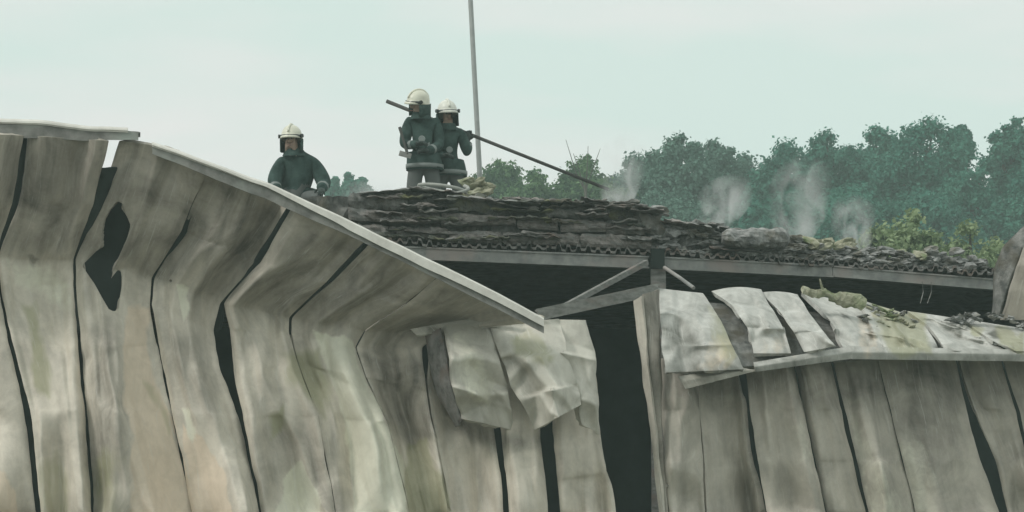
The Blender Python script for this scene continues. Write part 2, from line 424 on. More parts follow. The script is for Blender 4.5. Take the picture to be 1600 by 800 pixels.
# ------------------------------------------------------------------ roof
roof = thing('flat_roof', 'collapsed flat roof edge with layered burnt insulation on a corrugated deck', 'roof', v3(640, 300, 2.0))
tops = [(-560, 303), (300, 303), (540, 304), (600, 299), (640, 296), (700, 300), (760, 304), (800, 316), (830, 321), (1000, 325), (1030, 338), (1045, 352), (1100, 355), (1200, 362), (1240, 375), (1260, 390), (1300, 393), (1400, 399), (1480, 406), (1560, 420), (1640, 428), (2000, 440)]
bots = [(-560, 378), (540, 380), (690, 386), (800, 390), (1010, 397), (1250, 414), (1400, 423), (1550, 432), (2000, 452)]
def lin(tab, x): return np.interp(x, [a for a, b in tab], [b for a, b in tab])
def make_deck():
    xs = np.arange(-560, 2001, 8.0); Y0 = Yedge(xs) + .16
    tp = lin(tops, xs) + 3 + 3.5 * noise(np.stack([xs / 22, xs * 0, xs * 0], -1), 5) + 2 * noise(np.stack([xs / 9, xs * 0, xs * 0], -1), 6)
    bt = lin(bots, xs) - 8
    ft = at(xs, tp, Y0); fb = at(xs, bt, Y0)
    rows = [fb]
    for k in (.25, .5, .75):
        r = fb * (1 - k) + ft * k; r[:, 1] += .05 * fbm(np.stack([xs / 14, xs * 0 + k * 9, xs * 0], -1), 8); rows.append(r)
    rows.append(ft)
    for dy in (.4, 1.0, 2.0, 3.2, 5, 8, 13):
        r = ft.copy(); r[:, 1] = np.minimum(Y0 + dy, 15.9) if dy < 13 else 16.3
        r[:, 2] = ft[:, 2] + .03 * noise(np.stack([xs / 30, xs * 0 + dy, xs * 0], -1), 9) - .02
        r[:, 0] = ft[:, 0] * (r[:, 1] - CAM[1]) / (Y0 - CAM[1]) if False else ft[:, 0]
        rows.append(r)
    bk = rows[-1].copy(); bk[:, 2] = fb[:, 2]; rows.append(bk)
    G = np.array(rows); nr, nc = G.shape[:2]
    idx = np.arange(nr * nc).reshape(nr, nc); q = []
    for i in range(nr):
        a = idx[i]; b = idx[(i + 1) % nr]
        q += [(a[j], a[j + 1], b[j + 1], b[j]) for j in range(nc - 1)]
    q.append(tuple(idx[:, 0][::-1])); q.append(tuple(idx[:, -1]))
    mesh_obj('roof_deck', G.reshape(-1, 3), q, M['rot'], roof)
make_deck()

def make_sheets():
    bounds = [540, 690, 860, 1030, 1200, 1375, 1560]
    for k in range(6):
        x0, x1 = bounds[k], bounds[k + 1] - 1.5
        xs = np.arange(x0, x1, 1.6)
        ph = (xs / 15.5) % 1
        wv = np.interp(ph, [0, .06, .14, .48, .56, 1], [0, 0, 1, 1, 0, 0])
        jag = 2.6 * noise(np.stack([xs / 24, xs * 0, xs * 0 + k], -1), 14)
        dn = .9 + .5 * noise(np.stack([xs / 13, xs * 0, xs * 0 + k], -1), 15)
        py = lin(bots, xs) - 7 * wv * dn + jag - 1
        Y0 = Yedge(xs) - .06 + .05 * noise(np.stack([xs / 20, xs * 0, xs * 0 + 3], -1), 16)
        f = at(xs, py, Y0); b = f.copy(); b[:, 1] += .5
        up = np.array([0, 0, .026])
        G = np.stack([f, f + up, b + up, b]); n = len(xs); F = []
        for i in range(4):
            for j in range(n - 1): F.append((i * n + j, i * n + j + 1, ((i + 1) % 4) * n + j + 1, ((i + 1) % 4) * n + j))
        mesh_obj('corrugated_sheet', G.reshape(-1, 3), F, M['sheet'], roof)
make_sheets()

def rough_slab(name, mat, parent, x0, x1, yt0, yb0, yt1, yb1, Yoff, depth=.5, amp=3.0, seed=0, nx=None):
    """board lying on the roof edge: front face is rough, ends broken"""
    nx = nx or max(6, int((x1 - x0) / 5)); ny = 5
    xs = np.linspace(x0, x1, nx); t = np.linspace(0, 1, nx)
    top = yt0 + (yt1 - yt0) * t + amp * .6 * fbm(np.stack([xs / 9, xs * 0, xs * 0 + seed], -1), 21)
    bot = yb0 + (yb1 - yb0) * t + amp * .4 * fbm(np.stack([xs / 9, xs * 0 + 5, xs * 0 + seed], -1), 22)
    rows = []
    for k in range(ny):
        s = k / (ny - 1); py = top * (1 - s) + bot * s
        Y = Yedge(xs) + Yoff + .028 * fbm(np.stack([xs / 9, xs * 0 + s * 2.2, xs * 0 + seed * 3.1], -1), 23) + .03 * (2 * s - 1) ** 4
        jx = xs + np.where((np.arange(nx) == 0) | (np.arange(nx) == nx - 1), amp * noise(np.array([[s * 3, seed * 1.3, 0]]), 24)[0], 0)
        rows.append(at(jx, py, Y))
    f = np.array(rows); b = f.copy(); b[..., 1] += depth
    G = np.concatenate([f, b[::-1]]); nr = len(G); F = []
    for i in range(nr):
        for j in range(nx - 1): F.append((i * nx + j, i * nx + j + 1, ((i + 1) % nr) * nx + j + 1, ((i + 1) % nr) * nx + j))
    F.append(tuple(i * nx for i in range(nr))[::-1]); F.append(tuple(i * nx + nx - 1 for i in range(nr)))
    return mesh_obj(name, G.reshape(-1, 3), F, mat, parent)

def make_boards():
    b = rough_slab
    row1 = [(560, 607, 350, 368), (609, 700, 355, 374), (702, 784, 360, 378), (786, 905, 364, 381), (907, 1018, 366, 386)]
    row2 = [(545, 599, 325, 344), (601, 689, 329, 347), (691, 807, 333, 351), (810, 873, 338, 358), (875, 946, 342, 362), (948, 1008, 345, 367)]
    for k, (a, c, t, o) in enumerate(row1): b('insulation_board', M['board'], roof, a, c, t + (k % 3 - 1), o, t + 3 - 2 * (k % 2), o + 2.5, -.04 + .03 * (k % 2), .6, 3.0, k)
    for k, (a, c, t, o) in enumerate(row2): b('insulation_board', M['board'], roof, a, c, t + 2.5 * (k % 2), o - 1.5 * (k % 2), t + 2.5 + 2 * ((k + 1) % 2), o + 2.5 - 1.5 * (k % 3), -.02 + .03 * (k % 2), .6, 2.4, k + 20)
    # rotted upper layer
    up = [(548, 640, 303, 326, 299, 328), (628, 706, 298, 318, 300, 320), (640, 700, 316, 329, 318, 330), (700, 762, 301, 328, 305, 332), (756, 800, 310, 335, 314, 337),
          (790, 850, 316, 336, 318, 338), (846, 905, 320, 340, 321, 342), (900, 950, 320, 341, 322, 343), (948, 1004, 320, 344, 324, 347), (992, 1036, 330, 362, 336, 366)]
    for k, (a, c, t0, o0, t1, o1) in enumerate(up): b('burnt_layer', M['membrane'] if k in (3, 8) else M['rot'], roof, a, c, t0, o0, t1, o1, .03 + .04 * (k % 3), .7, 6.0, k + 40)
    # thin bent plates of the skin sticking out
    pl = [(700, 845, 304, 316), (764, 842, 314, 325), (836, 992, 313, 317), (900, 1010, 315, 322), (986, 1036, 317, 327), (640, 720, 292, 299), (560, 640, 300, 294), (1036, 1120, 346, 349), (1110, 1200, 386, 392), (1040, 1110, 342, 352), (1125, 1165, 352, 360)]
    for k, (a, c, t0, t1) in enumerate(pl): b('torn_skin', M['sheet'] if k % 3 else M['steel_light'], roof, a, c, t0, t0 + 3.0, t1, t1 + 3.0, -.12 + .03 * (k % 4), .9, 3.4, k + 70)
make_boards()
for k in range(46):
    a_ = random.uniform(556, 985); ln_ = random.uniform(24, 95); yy = random.uniform(302, 372) + (a_ - 600) * .012; dy_ = random.uniform(-3, 5)
    rough_slab('torn_skin', random.choice([M['rot'], M['membrane'], M['sheet'], M['board']]), roof, a_, min(a_ + ln_, 1030), yy, yy + random.uniform(2.5, 6), yy + dy_, yy + dy_ + random.uniform(2.5, 6), random.uniform(-.14, -.05), .3, 5.0, k + 200)

# ------------------------------------------------------------------ lumps: shared meshes
def lump_mesh(name, seed, sub=1, amp=.35, sq=(1, .8, .65), mat=None):
    bm = bmesh.new(); bmesh.ops.create_icosphere(bm, subdivisions=sub + 1, radius=.5)
    P = np.array([v.co[:] for v in bm.verts]); d = 1 + amp * fbm(P * 2.6 + seed * 5.1, seed, 2)
    for v, k in zip(bm.verts, d): v.co = v.co * float(k); v.co.x *= sq[0]; v.co.y *= sq[1]; v.co.z *= sq[2]
    me = bpy.data.meshes.new(name); bm.to_mesh(me); bm.free()
    if mat: me.materials.append(mat)
    return me
LUMPS = [lump_mesh('lump', s, 1, .8, sq, M['rubble']) for s, sq in enumerate([(1, .8, .6), (1.2, .7, .45), (.9, .9, .8), (1.3, .8, .5), (1, .7, .35)])]
LUMPS_M = [lump_mesh('wool', s + 9, 1, .5, sq, M['moss']) for s, sq in enumerate([(1.2, .8, .5), (1.4, .8, .4), (1, .9, .6)])]

def put(mesh, name, parent, p, size, rot=None):
    o = bpy.data.objects.new(name, mesh); COL.objects.link(o); o.parent = parent
    o.location = Vector(p) - (parent_origin(parent) if parent else Vector((0, 0, 0)))
    o.scale = (size,) * 3 if not hasattr(size, '__len__') else size
    o.rotation_euler = rot or (random.uniform(-.5, .5), random.uniform(-.5, .5), random.uniform(0, 6.28))
    return o

heap = thing('rubble_heap', 'band of grey crumbled rubble along the low end of the burnt roof edge', 'rubble', v3(1400, 410, 4.1))
for k in range(285):
    px = random.uniform(1020, 1552); f = random.random() ** .8
    if 1150 < px < 1236 and f > .3: f *= .4
    t, bo = lin(tops, px) - 6, lin(bots, px) - 5
    py = bo + (t - bo) * f
    s = random.uniform(8, 24) / 140 * (1.35 if random.random() < .12 else 1)
    put(random.choice(LUMPS), 'rubble_piece', heap, v3(px, py, float(Yedge(px)) + random.uniform(-.02, .12) + .12 * f), (s * random.uniform(1, 1.7), s, s * random.uniform(.6, 1)), (random.uniform(-.3, .3), random.uniform(-.35, .35), random.uniform(-.6, .6) + random.choice([0, 3.14])))
for k in range(10):
    px = random.uniform(1258, 1335); put(random.choice(LUMPS_M), 'wool_tuft', heap, v3(px, lin(tops, px) - random.uniform(2, 12), float(Yedge(px)) + random.uniform(.05, .4)), random.uniform(.14, .26))
for k in range(6):
    px = random.uniform(1405, 1445); put(random.choice(LUMPS_M), 'wool_tuft', heap, v3(px, lin(tops, px) - random.uniform(0, 6), float(Yedge(px)) + random.uniform(.05, .3)), random.uniform(.12, .18))
for (px, py, r) in ((1455, 392, .22), (1495, 394, .20), (1438, 400, .15), (1520, 404, .14)):
    put(random.choice(LUMPS), 'rubble_piece', heap, v3(px, py, float(Yedge(px)) + .1), r)

def mat_roll():
    # rolled mat lying across the rubble, its end rounded
    a = np.array(v3(1128, 372, float(Yedge(1128)) - .12)); bpt = np.array(v3(1234, 374, float(Yedge(1234)) - .12))
    n = 30; seg = 26; V = []; F = []
    for i in range(n):
        s = i / (n - 1); c = a * (1 - s) + bpt * s
        e = math.sqrt(max(0.02, 1 - max(0, (s - .86) / .14) ** 2)) if s > .86 else (1 if s > .06 else .6 + s * 6)
        for j in range(seg):
            an = 2 * math.pi * j / seg
            r = e * (1 + .20 * float(fbm(np.array([[s * 7, math.cos(an) * 1.5, math.sin(an) * 1.5]]), 51)[0]))
            V.append((c[0], c[1] + .17 * r * math.cos(an), c[2] + .125 * r * math.sin(an) * (1 - .25 * (1 - s))))
    for i in range(n - 1):
        for j in range(seg): F.append((i * seg + j, i * seg + (j + 1) % seg, (i + 1) * seg + (j + 1) % seg, (i + 1) * seg + j))
    F.append(tuple(range(seg - 1, -1, -1))); F.append(tuple((n - 1) * seg + j for j in range(seg)))
    tag(mesh_obj('insulation_roll', V, F, M['rubble'], None, False), 'dark grey rounded roll of roofing mat lying on the roof rubble', 'roll')
mat_roll()

# ------------------------------------------------------------------ steel frame
frame = thing('steel_frame', 'grey burnt steel edge beam with column and braces under the roof deck', 'steel frame', v3(1028, 1100, 3.1))
def channel(name, a, b, h, d=.09, lip=.02, mat=None):
    """C channel seen from its web side: web, two flanges"""
    a, b = Vector(a), Vector(b)
    up = Vector((0, 0, 1)); back = Vector((0, 1, 0))
    p = [bar(a, b, .012, h)]
    for s in (-1, 1):
        p.append(bar(a + up * (s * (h / 2 - .008)) + back * (d / 2) - back * .02, b + up * (s * (h / 2 - .008)) + back * (d / 2) - back * .02, d, .018))
    return mesh_obj(name, *join(*p), mat or M['steel_light'], frame)
def Yb(px): return float(Yedge(px)) - .02
channel('edge_beam', v3(560, 392, Yb(560)), v3(1012, 410, Yb(1012)), .135)
channel('edge_beam', v3(1036, 411, Yb(1036)), v3(1300, 424, Yb(1300)), .135)
channel('edge_beam', v3(1301, 424, Yb(1301)), v3(1560, 445, Yb(1560)), .125)
cb = v3(1028, 430, Yb(1028) + .05)
mesh_obj('column', *join(bar((cb[0], cb[1], .1), (cb[0], cb[1], cb[2] + .08), .012, .16, up=(0, 1, 0)), bar((cb[0] - .075, cb[1], .1), (cb[0] - .075, cb[1], cb[2] + .08), .014, .15, up=(0, 1, 0)), bar((cb[0] + .075, cb[1], .1), (cb[0] + .075, cb[1], cb[2] + .08), .014, .15, up=(0, 1, 0)), bar((cb[0], cb[1] - .07, .1), (cb[0], cb[1] - .07, cb[2] + .08), .15, .012, up=(0, 1, 0))), M['steel'], frame)
mesh_obj('end_plate', *box((cb[0] - .01, cb[1] - .16, v3(1024, 406, Yb(1024))[2]), (.15, .04, .22)), M['char'], frame)
mesh_obj('diagonal_brace', *bar(v3(862, 490, 1.1), v3(1010, 410, 2.7), .05, .055), M['steel'], frame)
mesh_obj('fallen_beam', *join(bar(v3(840, 492, .55), v3(1028, 452, 1.35), .02, .12), bar(np.array(v3(840, 486, .55)) + [0, .05, .012], np.array(v3(1028, 446, 1.35)) + [0, .05, .012], .10, .018)), M['steel'], frame)
mesh_obj('tie_rod', *tube([v3(1038, 418, 2.2), v3(1062, 434, 1.95), v3(1084, 450, 1.7)], .02, 8), M['steel_light'], frame)
for a, b in (((1441, 440), (1438, 474)), ((1455, 441), (1449, 474))):
    mesh_obj('hanging_wire', *tube([v3(a[0], a[1], 3.9), v3((a[0] + b[0]) / 2 + 3, (a[1] + b[1]) / 2, 3.9), v3(b[0], b[1], 3.7)], .006, 6), M['rot'], frame)

# ------------------------------------------------------------------ left wall
STAINS_SHADE += [
    ([(196, 484), (228, 488), (243, 575), (262, 650), (300, 770), (300, 830), (196, 830), (206, 690), (194, 590)], 0, 22, .95),
    ([(284, 660), (306, 672), (350, 735), (378, 830), (302, 830), (290, 720)], 0, 16, .95),
    ([(-30, 715), (5, 735), (28, 775), (34, 830), (-30, 830)], 0, 14, .95),
    ([(198, 480), (218, 476), (222, 520), (205, 540)], 0, 20, .6),
    ([(458, 712), (470, 712), (492, 762), (504, 830), (428, 830), (440, 755)], 3, 10, .95),
    ([(494, 508), (540, 535), (592, 632), (634, 725), (638, 830), (558, 830), (552, 690), (526, 590)], 3, 16, 1.0),  # pale stain that also paints the brightness of a fold facet
    ([(4, 400), (50, 410), (110, 445), (116, 490), (60, 470), (10, 440)], 3, 30, .5),
    ([(285, 640), (300, 630), (310, 665), (300, 690)], 3, 12, .8),
    ([(36, 480), (50, 480), (80, 590), (80, 625), (55, 590)], 1, 26, .85),
    ([(432, 550), (500, 540), (525, 600), (510, 660), (460, 600)], 1, 40, .75),
    ([(415, 650), (448, 630), (450, 670), (420, 690)], 1, 24, .75),
    ([(640, 690), (668, 690), (698, 760), (705, 830), (645, 830), (636, 760)], 1, 26, .95),
    ([(60, 720), (90, 690), (110, 760), (112, 830), (70, 830)], 1, 30, .55),
    ([(140, 720), (190, 690), (196, 830), (148, 830)], 1, 40, .5),
    ([(225, 590), (250, 600), (262, 660), (280, 760), (262, 700)], 1, 18, .5),
    ([(345, 375), (375, 350), (402, 362), (395, 395), (365, 402)], 2, 14, .75),
    ([(300, 430), (335, 415), (338, 470), (312, 465)], 2, 16, .6),
    ([(395, 480), (450, 440), (452, 505), (430, 520)], 2, 18, .7),
    ([(390, 410), (460, 350), (560, 385), (455, 495), (420, 470)], 2, 60, .40),
    ([(140, 520), (170, 500), (190, 600), (194, 800), (150, 800)], 2, 44, .5),  # shaded facet of the panel, painted as a dark patch
    ([(180, 380), (235, 350), (250, 430), (190, 420)], 2, 40, .4),
    ([(-140, 200), (190, 200), (340, 270), (850, 500), (690, 530), (560, 530), (455, 500), (345, 480), (235, 440), (110, 400), (-140, 400)], 2, 60, .62),  # soot near the top, deepened to paint the overhang's shade
    ([(260, 520), (310, 520), (350, 610), (330, 650), (290, 620)], 2, 40, .45),
    ([(656, 505), (694, 505), (706, 600), (722, 662), (690, 640), (668, 600)], 2, 10, .95),  # painted shade in the recess left of the first flap
    ([(700, 655), (755, 650), (800, 680), (860, 672), (858, 700), (790, 706), (735, 690)], 2, 26, .6),  # shadow below the hanging flaps, painted into the panels
    ([(560, 500), (700, 495), (664, 540), (660, 600), (600, 580)], 2, 30, .35),
    ([(380, 690), (430, 660), (520, 690), (550, 740), (552, 830), (505, 800), (466, 705), (432, 760), (410, 800)], 2, 26, .45),  # dark diagonal facet, its shade put into the colour
    ([(572, 560), (660, 545), (680, 690), (640, 700), (606, 650)], 2, 22, .6),
    ([(1262, 478), (1275, 476), (1280, 486), (1268, 490)], 2, 6, .9), ([(1310, 488), (1322, 490), (1326, 498), (1314, 497)], 2, 6, .9), ([(1352, 505), (1362, 510), (1368, 530), (1358, 524)], 2, 7, .9),
    ([(1480, 508), (1494, 508), (1496, 516), (1484, 516)], 2, 6, .9), ([(1545, 522), (1560, 522), (1572, 536), (1560, 536)], 2, 6, .9), ([(1392, 500), (1402, 504), (1412, 530), (1402, 528)], 2, 8, .8),
    ([(40, 400), (56, 398), (66, 412), (54, 424), (44, 416)], 2, 8, .7), ([(255, 430), (320, 425), (330, 455), (300, 470), (290, 450)], 2, 14, .6), ([(268, 440), (296, 442), (300, 480), (290, 500)], 3, 8, .7),  # first spot paints the shade of a small dent
    # right wall
    ([(1040, 560), (1600, 560), (1600, 640), (1300, 640), (1180, 620), (1040, 630)], 2, 60, .55),  # painted shade under the curled-over top and its trim
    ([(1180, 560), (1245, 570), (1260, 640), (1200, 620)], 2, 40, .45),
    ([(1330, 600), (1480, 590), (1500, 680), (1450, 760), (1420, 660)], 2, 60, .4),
    ([(1320, 650), (1350, 640), (1420, 830), (1360, 830)], 3, 40, .45),
    ([(1400, 690), (1440, 690), (1480, 830), (1430, 830)], 3, 44, .42),
    ([(1235, 660), (1260, 650), (1275, 720), (1250, 740)], 3, 34, .4),
    ([(1100, 480), (1130, 490), (1160, 560), (1130, 570), (1110, 530)], 1, 26, .55),
    ([(1110, 520), (1145, 525), (1160, 575), (1090, 580)], 0, 26, .4),
    ([(1180, 525), (1240, 520), (1250, 560), (1180, 560)], 0, 26, .3),
    ([(1030, 500), (1085, 520), (1095, 560), (1050, 570)], 2, 30, .6),
    ([(1360, 475), (1440, 490), (1460, 560), (1400, 560), (1370, 520)], 1, 24, .75),
    ([(1330, 480), (1375, 490), (1390, 560), (1340, 560)], 0, 22, .35),
    ([(1500, 495), (1545, 510), (1530, 530)], 1, 14, .7),
    ([(1560, 520), (1600, 520), (1600, 550), (1570, 545)], 1, 14, .8),
    # hanging flaps
    ([(790, 530), (830, 520), (870, 560), (860, 580), (800, 560)], 1, 22, .6),
    ([(795, 565), (840, 570), (860, 610), (820, 640)], 2, 24, .5),
    ([(700, 520), (730, 520), (780, 600), (770, 640), (720, 600)], 3, 30, .45),
]
wall_l = thing('buckled_wall', 'long buckled sandwich panel wall with folded crease and sagging coping', 'wall', v3(330, 1222, -.2))
PROF = np.array([-.55, -.17, .20, .21, .10, -.05, -.16, -.18])
def seam(pts, k=1.0, add=0.0):
    return [(x, y, float(Yleft(x)) + k * p + add) for (x, y), p in zip(pts, PROF)]
SA = seam([(-100, 205), (-125, 310), (-140, 400), (-135, 450), (-110, 540), (-90, 640), (-75, 800), (-50, 1226)], .6)
S0 = seam([(40, 212), (24, 318), (-6, 405), (0, 455), (18, 540), (42, 640), (60, 800), (85, 1224)], .6)
S2 = seam([(178, 220), (150, 320), (117, 405), (116, 440), (124, 540), (134, 640), (145, 800), (165, 1222)], .75)
S3 = seam([(326, 262), (284, 360), (240, 435), (236, 475), (247, 540), (268, 640), (300, 800), (335, 1220)], 1)
S4 = seam([(455, 322), (402, 410), (345, 475), (335, 515), (345, 580), (372, 650), (405, 800), (440, 1216)], 1)
S5 = seam([(578, 374), (515, 440), (454, 497), (453, 520), (466, 570), (496, 650), (524, 800), (565, 1212)], 1.05)
S6 = seam([(690, 428), (630, 478), (570, 518), (557, 542), (572, 590), (606, 660), (640, 800), (675, 1208)], 1.1)
S7 = seam([(848, 503), (770, 510), (690, 518), (664, 542), (668, 610), (682, 690), (702, 800), (725, 1205)], 1.1)
g0 = [7, 11, 6, 4, 8, 9, 9, 9]; g2 = [17, 8, 4, 4, 5, 5, 5, 5]; g3 = [-1, 2, 4, 3, 2.5, 2, 2, 2]; g4 = [2, 4, 6, 24, 20, 7, 4, 4]
g5 = [13, 10, 6, 4, 1.5, 1, 1, 1]; g6 = [2, 2, 3, 3, 1.5, 1.5, 1.5, 1.5]; g7 = [0, 0, 5, 7, 3, 3, 3, 3]
HOLE = [(182, 314), (192, 318), (197, 335), (204, 352), (200, 368), (189, 396), (177, 424), (175, 433), (183, 423), (188, 419), (190, 432), (190, 448), (187, 466), (186, 482), (178, 487), (170, 483), (160, 466), (148, 444), (128, 415), (138, 405), (157, 386), (159, 362), (162, 345), (170, 331)]
DOT = [(262, 436), (268, 436), (270, 441), (265, 443)]
def NU(a): return a
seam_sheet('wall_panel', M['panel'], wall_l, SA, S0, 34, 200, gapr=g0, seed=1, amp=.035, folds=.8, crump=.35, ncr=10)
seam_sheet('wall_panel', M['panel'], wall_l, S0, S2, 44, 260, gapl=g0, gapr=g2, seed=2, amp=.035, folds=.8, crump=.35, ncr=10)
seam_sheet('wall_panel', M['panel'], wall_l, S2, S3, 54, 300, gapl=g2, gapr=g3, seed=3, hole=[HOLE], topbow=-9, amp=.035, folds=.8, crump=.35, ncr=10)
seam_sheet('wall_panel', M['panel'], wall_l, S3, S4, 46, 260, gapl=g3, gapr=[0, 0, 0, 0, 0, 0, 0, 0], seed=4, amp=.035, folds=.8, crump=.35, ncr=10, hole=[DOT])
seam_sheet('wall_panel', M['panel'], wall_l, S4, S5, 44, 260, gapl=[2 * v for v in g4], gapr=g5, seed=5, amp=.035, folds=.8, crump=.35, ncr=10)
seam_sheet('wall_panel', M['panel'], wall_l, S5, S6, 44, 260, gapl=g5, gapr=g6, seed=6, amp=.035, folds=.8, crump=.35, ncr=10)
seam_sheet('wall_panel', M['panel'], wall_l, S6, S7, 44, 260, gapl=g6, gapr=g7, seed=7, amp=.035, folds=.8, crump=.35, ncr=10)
# panels under the hanging flaps
def lower(pts, add=0.0):
    ys = [p[1] for p in pts]; off = np.interp(ys, [500, 560, 700, 800, 1230], [.20, .14, -.02, -.12, -.16])
    return [(x, y, float(Yleft(x)) + o + add) for (x, y), o in zip(pts, off)]
S7L = [(670, 525), (668, 600), (680, 680), (695, 750), (704, 800), (728, 1205)]
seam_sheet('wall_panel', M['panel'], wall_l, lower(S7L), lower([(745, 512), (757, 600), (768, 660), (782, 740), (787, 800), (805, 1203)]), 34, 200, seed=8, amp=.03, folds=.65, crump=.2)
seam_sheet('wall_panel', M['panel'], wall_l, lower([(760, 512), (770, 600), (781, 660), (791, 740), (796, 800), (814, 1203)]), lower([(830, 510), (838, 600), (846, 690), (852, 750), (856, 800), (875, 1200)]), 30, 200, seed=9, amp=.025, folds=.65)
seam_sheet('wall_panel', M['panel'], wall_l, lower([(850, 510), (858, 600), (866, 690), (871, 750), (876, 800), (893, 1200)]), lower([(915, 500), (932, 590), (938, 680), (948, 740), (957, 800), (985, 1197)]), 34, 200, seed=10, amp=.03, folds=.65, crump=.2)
seam_sheet('dark_backing', M['char'], wall_l, [(x - 12, y + 4, d + .12) for x, y, d in S0], [(x + 12, y + 4, d + .12) for x, y, d in S0], 6, 60, thick=.02, seed=16, amp=.01)  # dark backing sheet added so the open seam reads as black depth
seam_sheet('dark_backing', M['char'], wall_l, [(158, 262, -.75), (134, 330, -.55), (100, 405, -.2), (98, 450, -.2)], [(184, 262, -.75), (161, 325, -.55), (130, 405, -.2), (126, 450, -.2)], 6, 60, thick=.02, seed=17, amp=.01)  # added dark sheet that closes the lower seam gap against the sky
seam_sheet('dark_backing', M['char'], wall_l, [(128, 300, -.32), (112, 400, .05), (112, 520, .05)], [(262, 300, -.32), (240, 400, .05), (236, 520, .05)], 12, 40, thick=.02, seed=18, amp=.02)  # added dark sheet hiding the lit roof edge, so the hole looks unlit
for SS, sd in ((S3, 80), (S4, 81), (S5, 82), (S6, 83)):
    seam_sheet('dark_backing', M['char'], wall_l, [(x - 9, y + 3, d + .13) for x, y, d in SS[:4]], [(x + 9, y + 3, d + .13) for x, y, d in SS[:4]], 5, 50, thick=.02, seed=sd, amp=.01)  # added dark strips that keep bright slivers out of the seams
# flaps: the upper ends of those panels, folded over and hanging
def q(px, py, off): return (px, py, float(Yleft(px)) + off)
seam_sheet('hanging_flap', M['flap'], wall_l, [q(690, 508, -.05), (698, 550, -.25), (706, 600, -.30), (722, 654, -.22)], [q(768, 504, .05), q(778, 550, -.30), q(792, 610, -.36), q(805, 672, -.28)], 44, 70, thick=.05, seed=11, amp=.02, su=34, sv=70, bulge=.02, crump=.85, cscale=16, ncr=16, frame=2.2, topbow=0)
seam_sheet('hanging_flap', M['flap'], wall_l, [q(764, 507, -.02), q(784, 560, -.36), q(808, 620, -.42), q(834, 672, -.30)], [q(872, 498, -.02), q(886, 550, -.40), q(902, 600, -.50), q(907, 632, -.42)], 52, 70, thick=.05, seed=12, amp=.025, su=38, sv=60, bulge=.03, crump=.95, cscale=18, ncr=18, frame=2.2)
seam_sheet('hanging_flap', M['flap'], wall_l, [q(858, 499, .05), q(876, 550, -.20), q(890, 610, -.24), q(900, 656, -.2)], [q(916, 500, .05), q(930, 560, -.12), q(937, 620, -.16), q(936, 680, -.14)], 30, 70, thick=.05, seed=13, amp=.02, su=26, sv=60, bulge=.01, crump=.85, cscale=14, ncr=14, frame=2.2)
seam_sheet('flap_shade_return', M['sheet'], wall_l, [q(664, 524, .12), q(670, 570, .10), q(684, 620, .06), q(712, 668, .02)], [q(689, 512, -.05), q(697, 550, -.22), q(705, 600, -.28), q(722, 656, -.2)], 16, 50, thick=.03, seed=14, amp=.02, extra=np.array([0, 0, 1., 0]))  # side sheet coloured dark to stand for the shade beside the flap
seam_sheet('torn_strip', M['flap'], wall_l, [q(640, 514, .10), q(645, 519, .06), q(650, 524, .02)], [q(800, 487, -.06), q(806, 497, -.10), q(800, 508, -.08)], 60, 12, thick=.02, seed=15, amp=.03, su=30, sv=20, bulge=.0)

# coping: folded metal cap, front face and top flange
def coping(name, pts, h, mat, parent, depth=.16, n=60, jag=0.0, seed=0):
    P = spline([np.array(pts, float)], n)[0]; xs = P[:, 0]; H = np.interp(np.linspace(0, 1, n), np.linspace(0, 1, len(h)), h)
    py = P[:, 1] + jag * noise(np.stack([xs / 35, xs * 0, xs * 0 + seed], -1), 61)
    f0 = at(xs, py + H, P[:, 2] - .02); f1 = at(xs, py, P[:, 2] - .015); b1 = f1 + [0, depth, .02]; b0 = b1 - [0, 0, .05]
    i1 = f1 + [0, .012, -.012]; i0 = f0 + [0, .012, 0]; bi = b1 + [0, -.012, -.014]; bi0 = b0 + [0, -.012, 0]
    G = np.stack([f0, f1, b1, b0, bi0, bi, i1, i0]); nr = len(G); F = []
    for i in range(nr):
        for j in range(n - 1): F.append((i * n + j, i * n + j + 1, ((i + 1) % nr) * n + j + 1, ((i + 1) % nr) * n + j))
    F.append(tuple(i * n for i in range(nr))[::-1]); F.append(tuple(i * n + n - 1 for i in range(nr)))
    return mesh_obj(name, G.reshape(-1, 3), F, mat, parent)
def qt(px, py, k): return (px, py, float(Yleft(px)) - .55 * k - .05)
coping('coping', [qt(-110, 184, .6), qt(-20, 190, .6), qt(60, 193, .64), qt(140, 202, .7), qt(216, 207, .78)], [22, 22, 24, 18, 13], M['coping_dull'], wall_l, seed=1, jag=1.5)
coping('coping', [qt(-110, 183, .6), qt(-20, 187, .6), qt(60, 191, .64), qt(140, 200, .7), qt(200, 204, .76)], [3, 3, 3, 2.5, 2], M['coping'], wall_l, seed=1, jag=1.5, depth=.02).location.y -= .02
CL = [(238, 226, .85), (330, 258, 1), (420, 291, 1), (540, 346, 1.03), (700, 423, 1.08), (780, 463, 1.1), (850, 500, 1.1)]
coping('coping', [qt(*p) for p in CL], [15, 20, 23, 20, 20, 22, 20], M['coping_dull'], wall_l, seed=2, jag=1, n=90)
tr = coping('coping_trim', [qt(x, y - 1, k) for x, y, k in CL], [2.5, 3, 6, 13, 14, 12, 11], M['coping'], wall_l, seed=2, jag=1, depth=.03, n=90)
tr.location.y -= .03

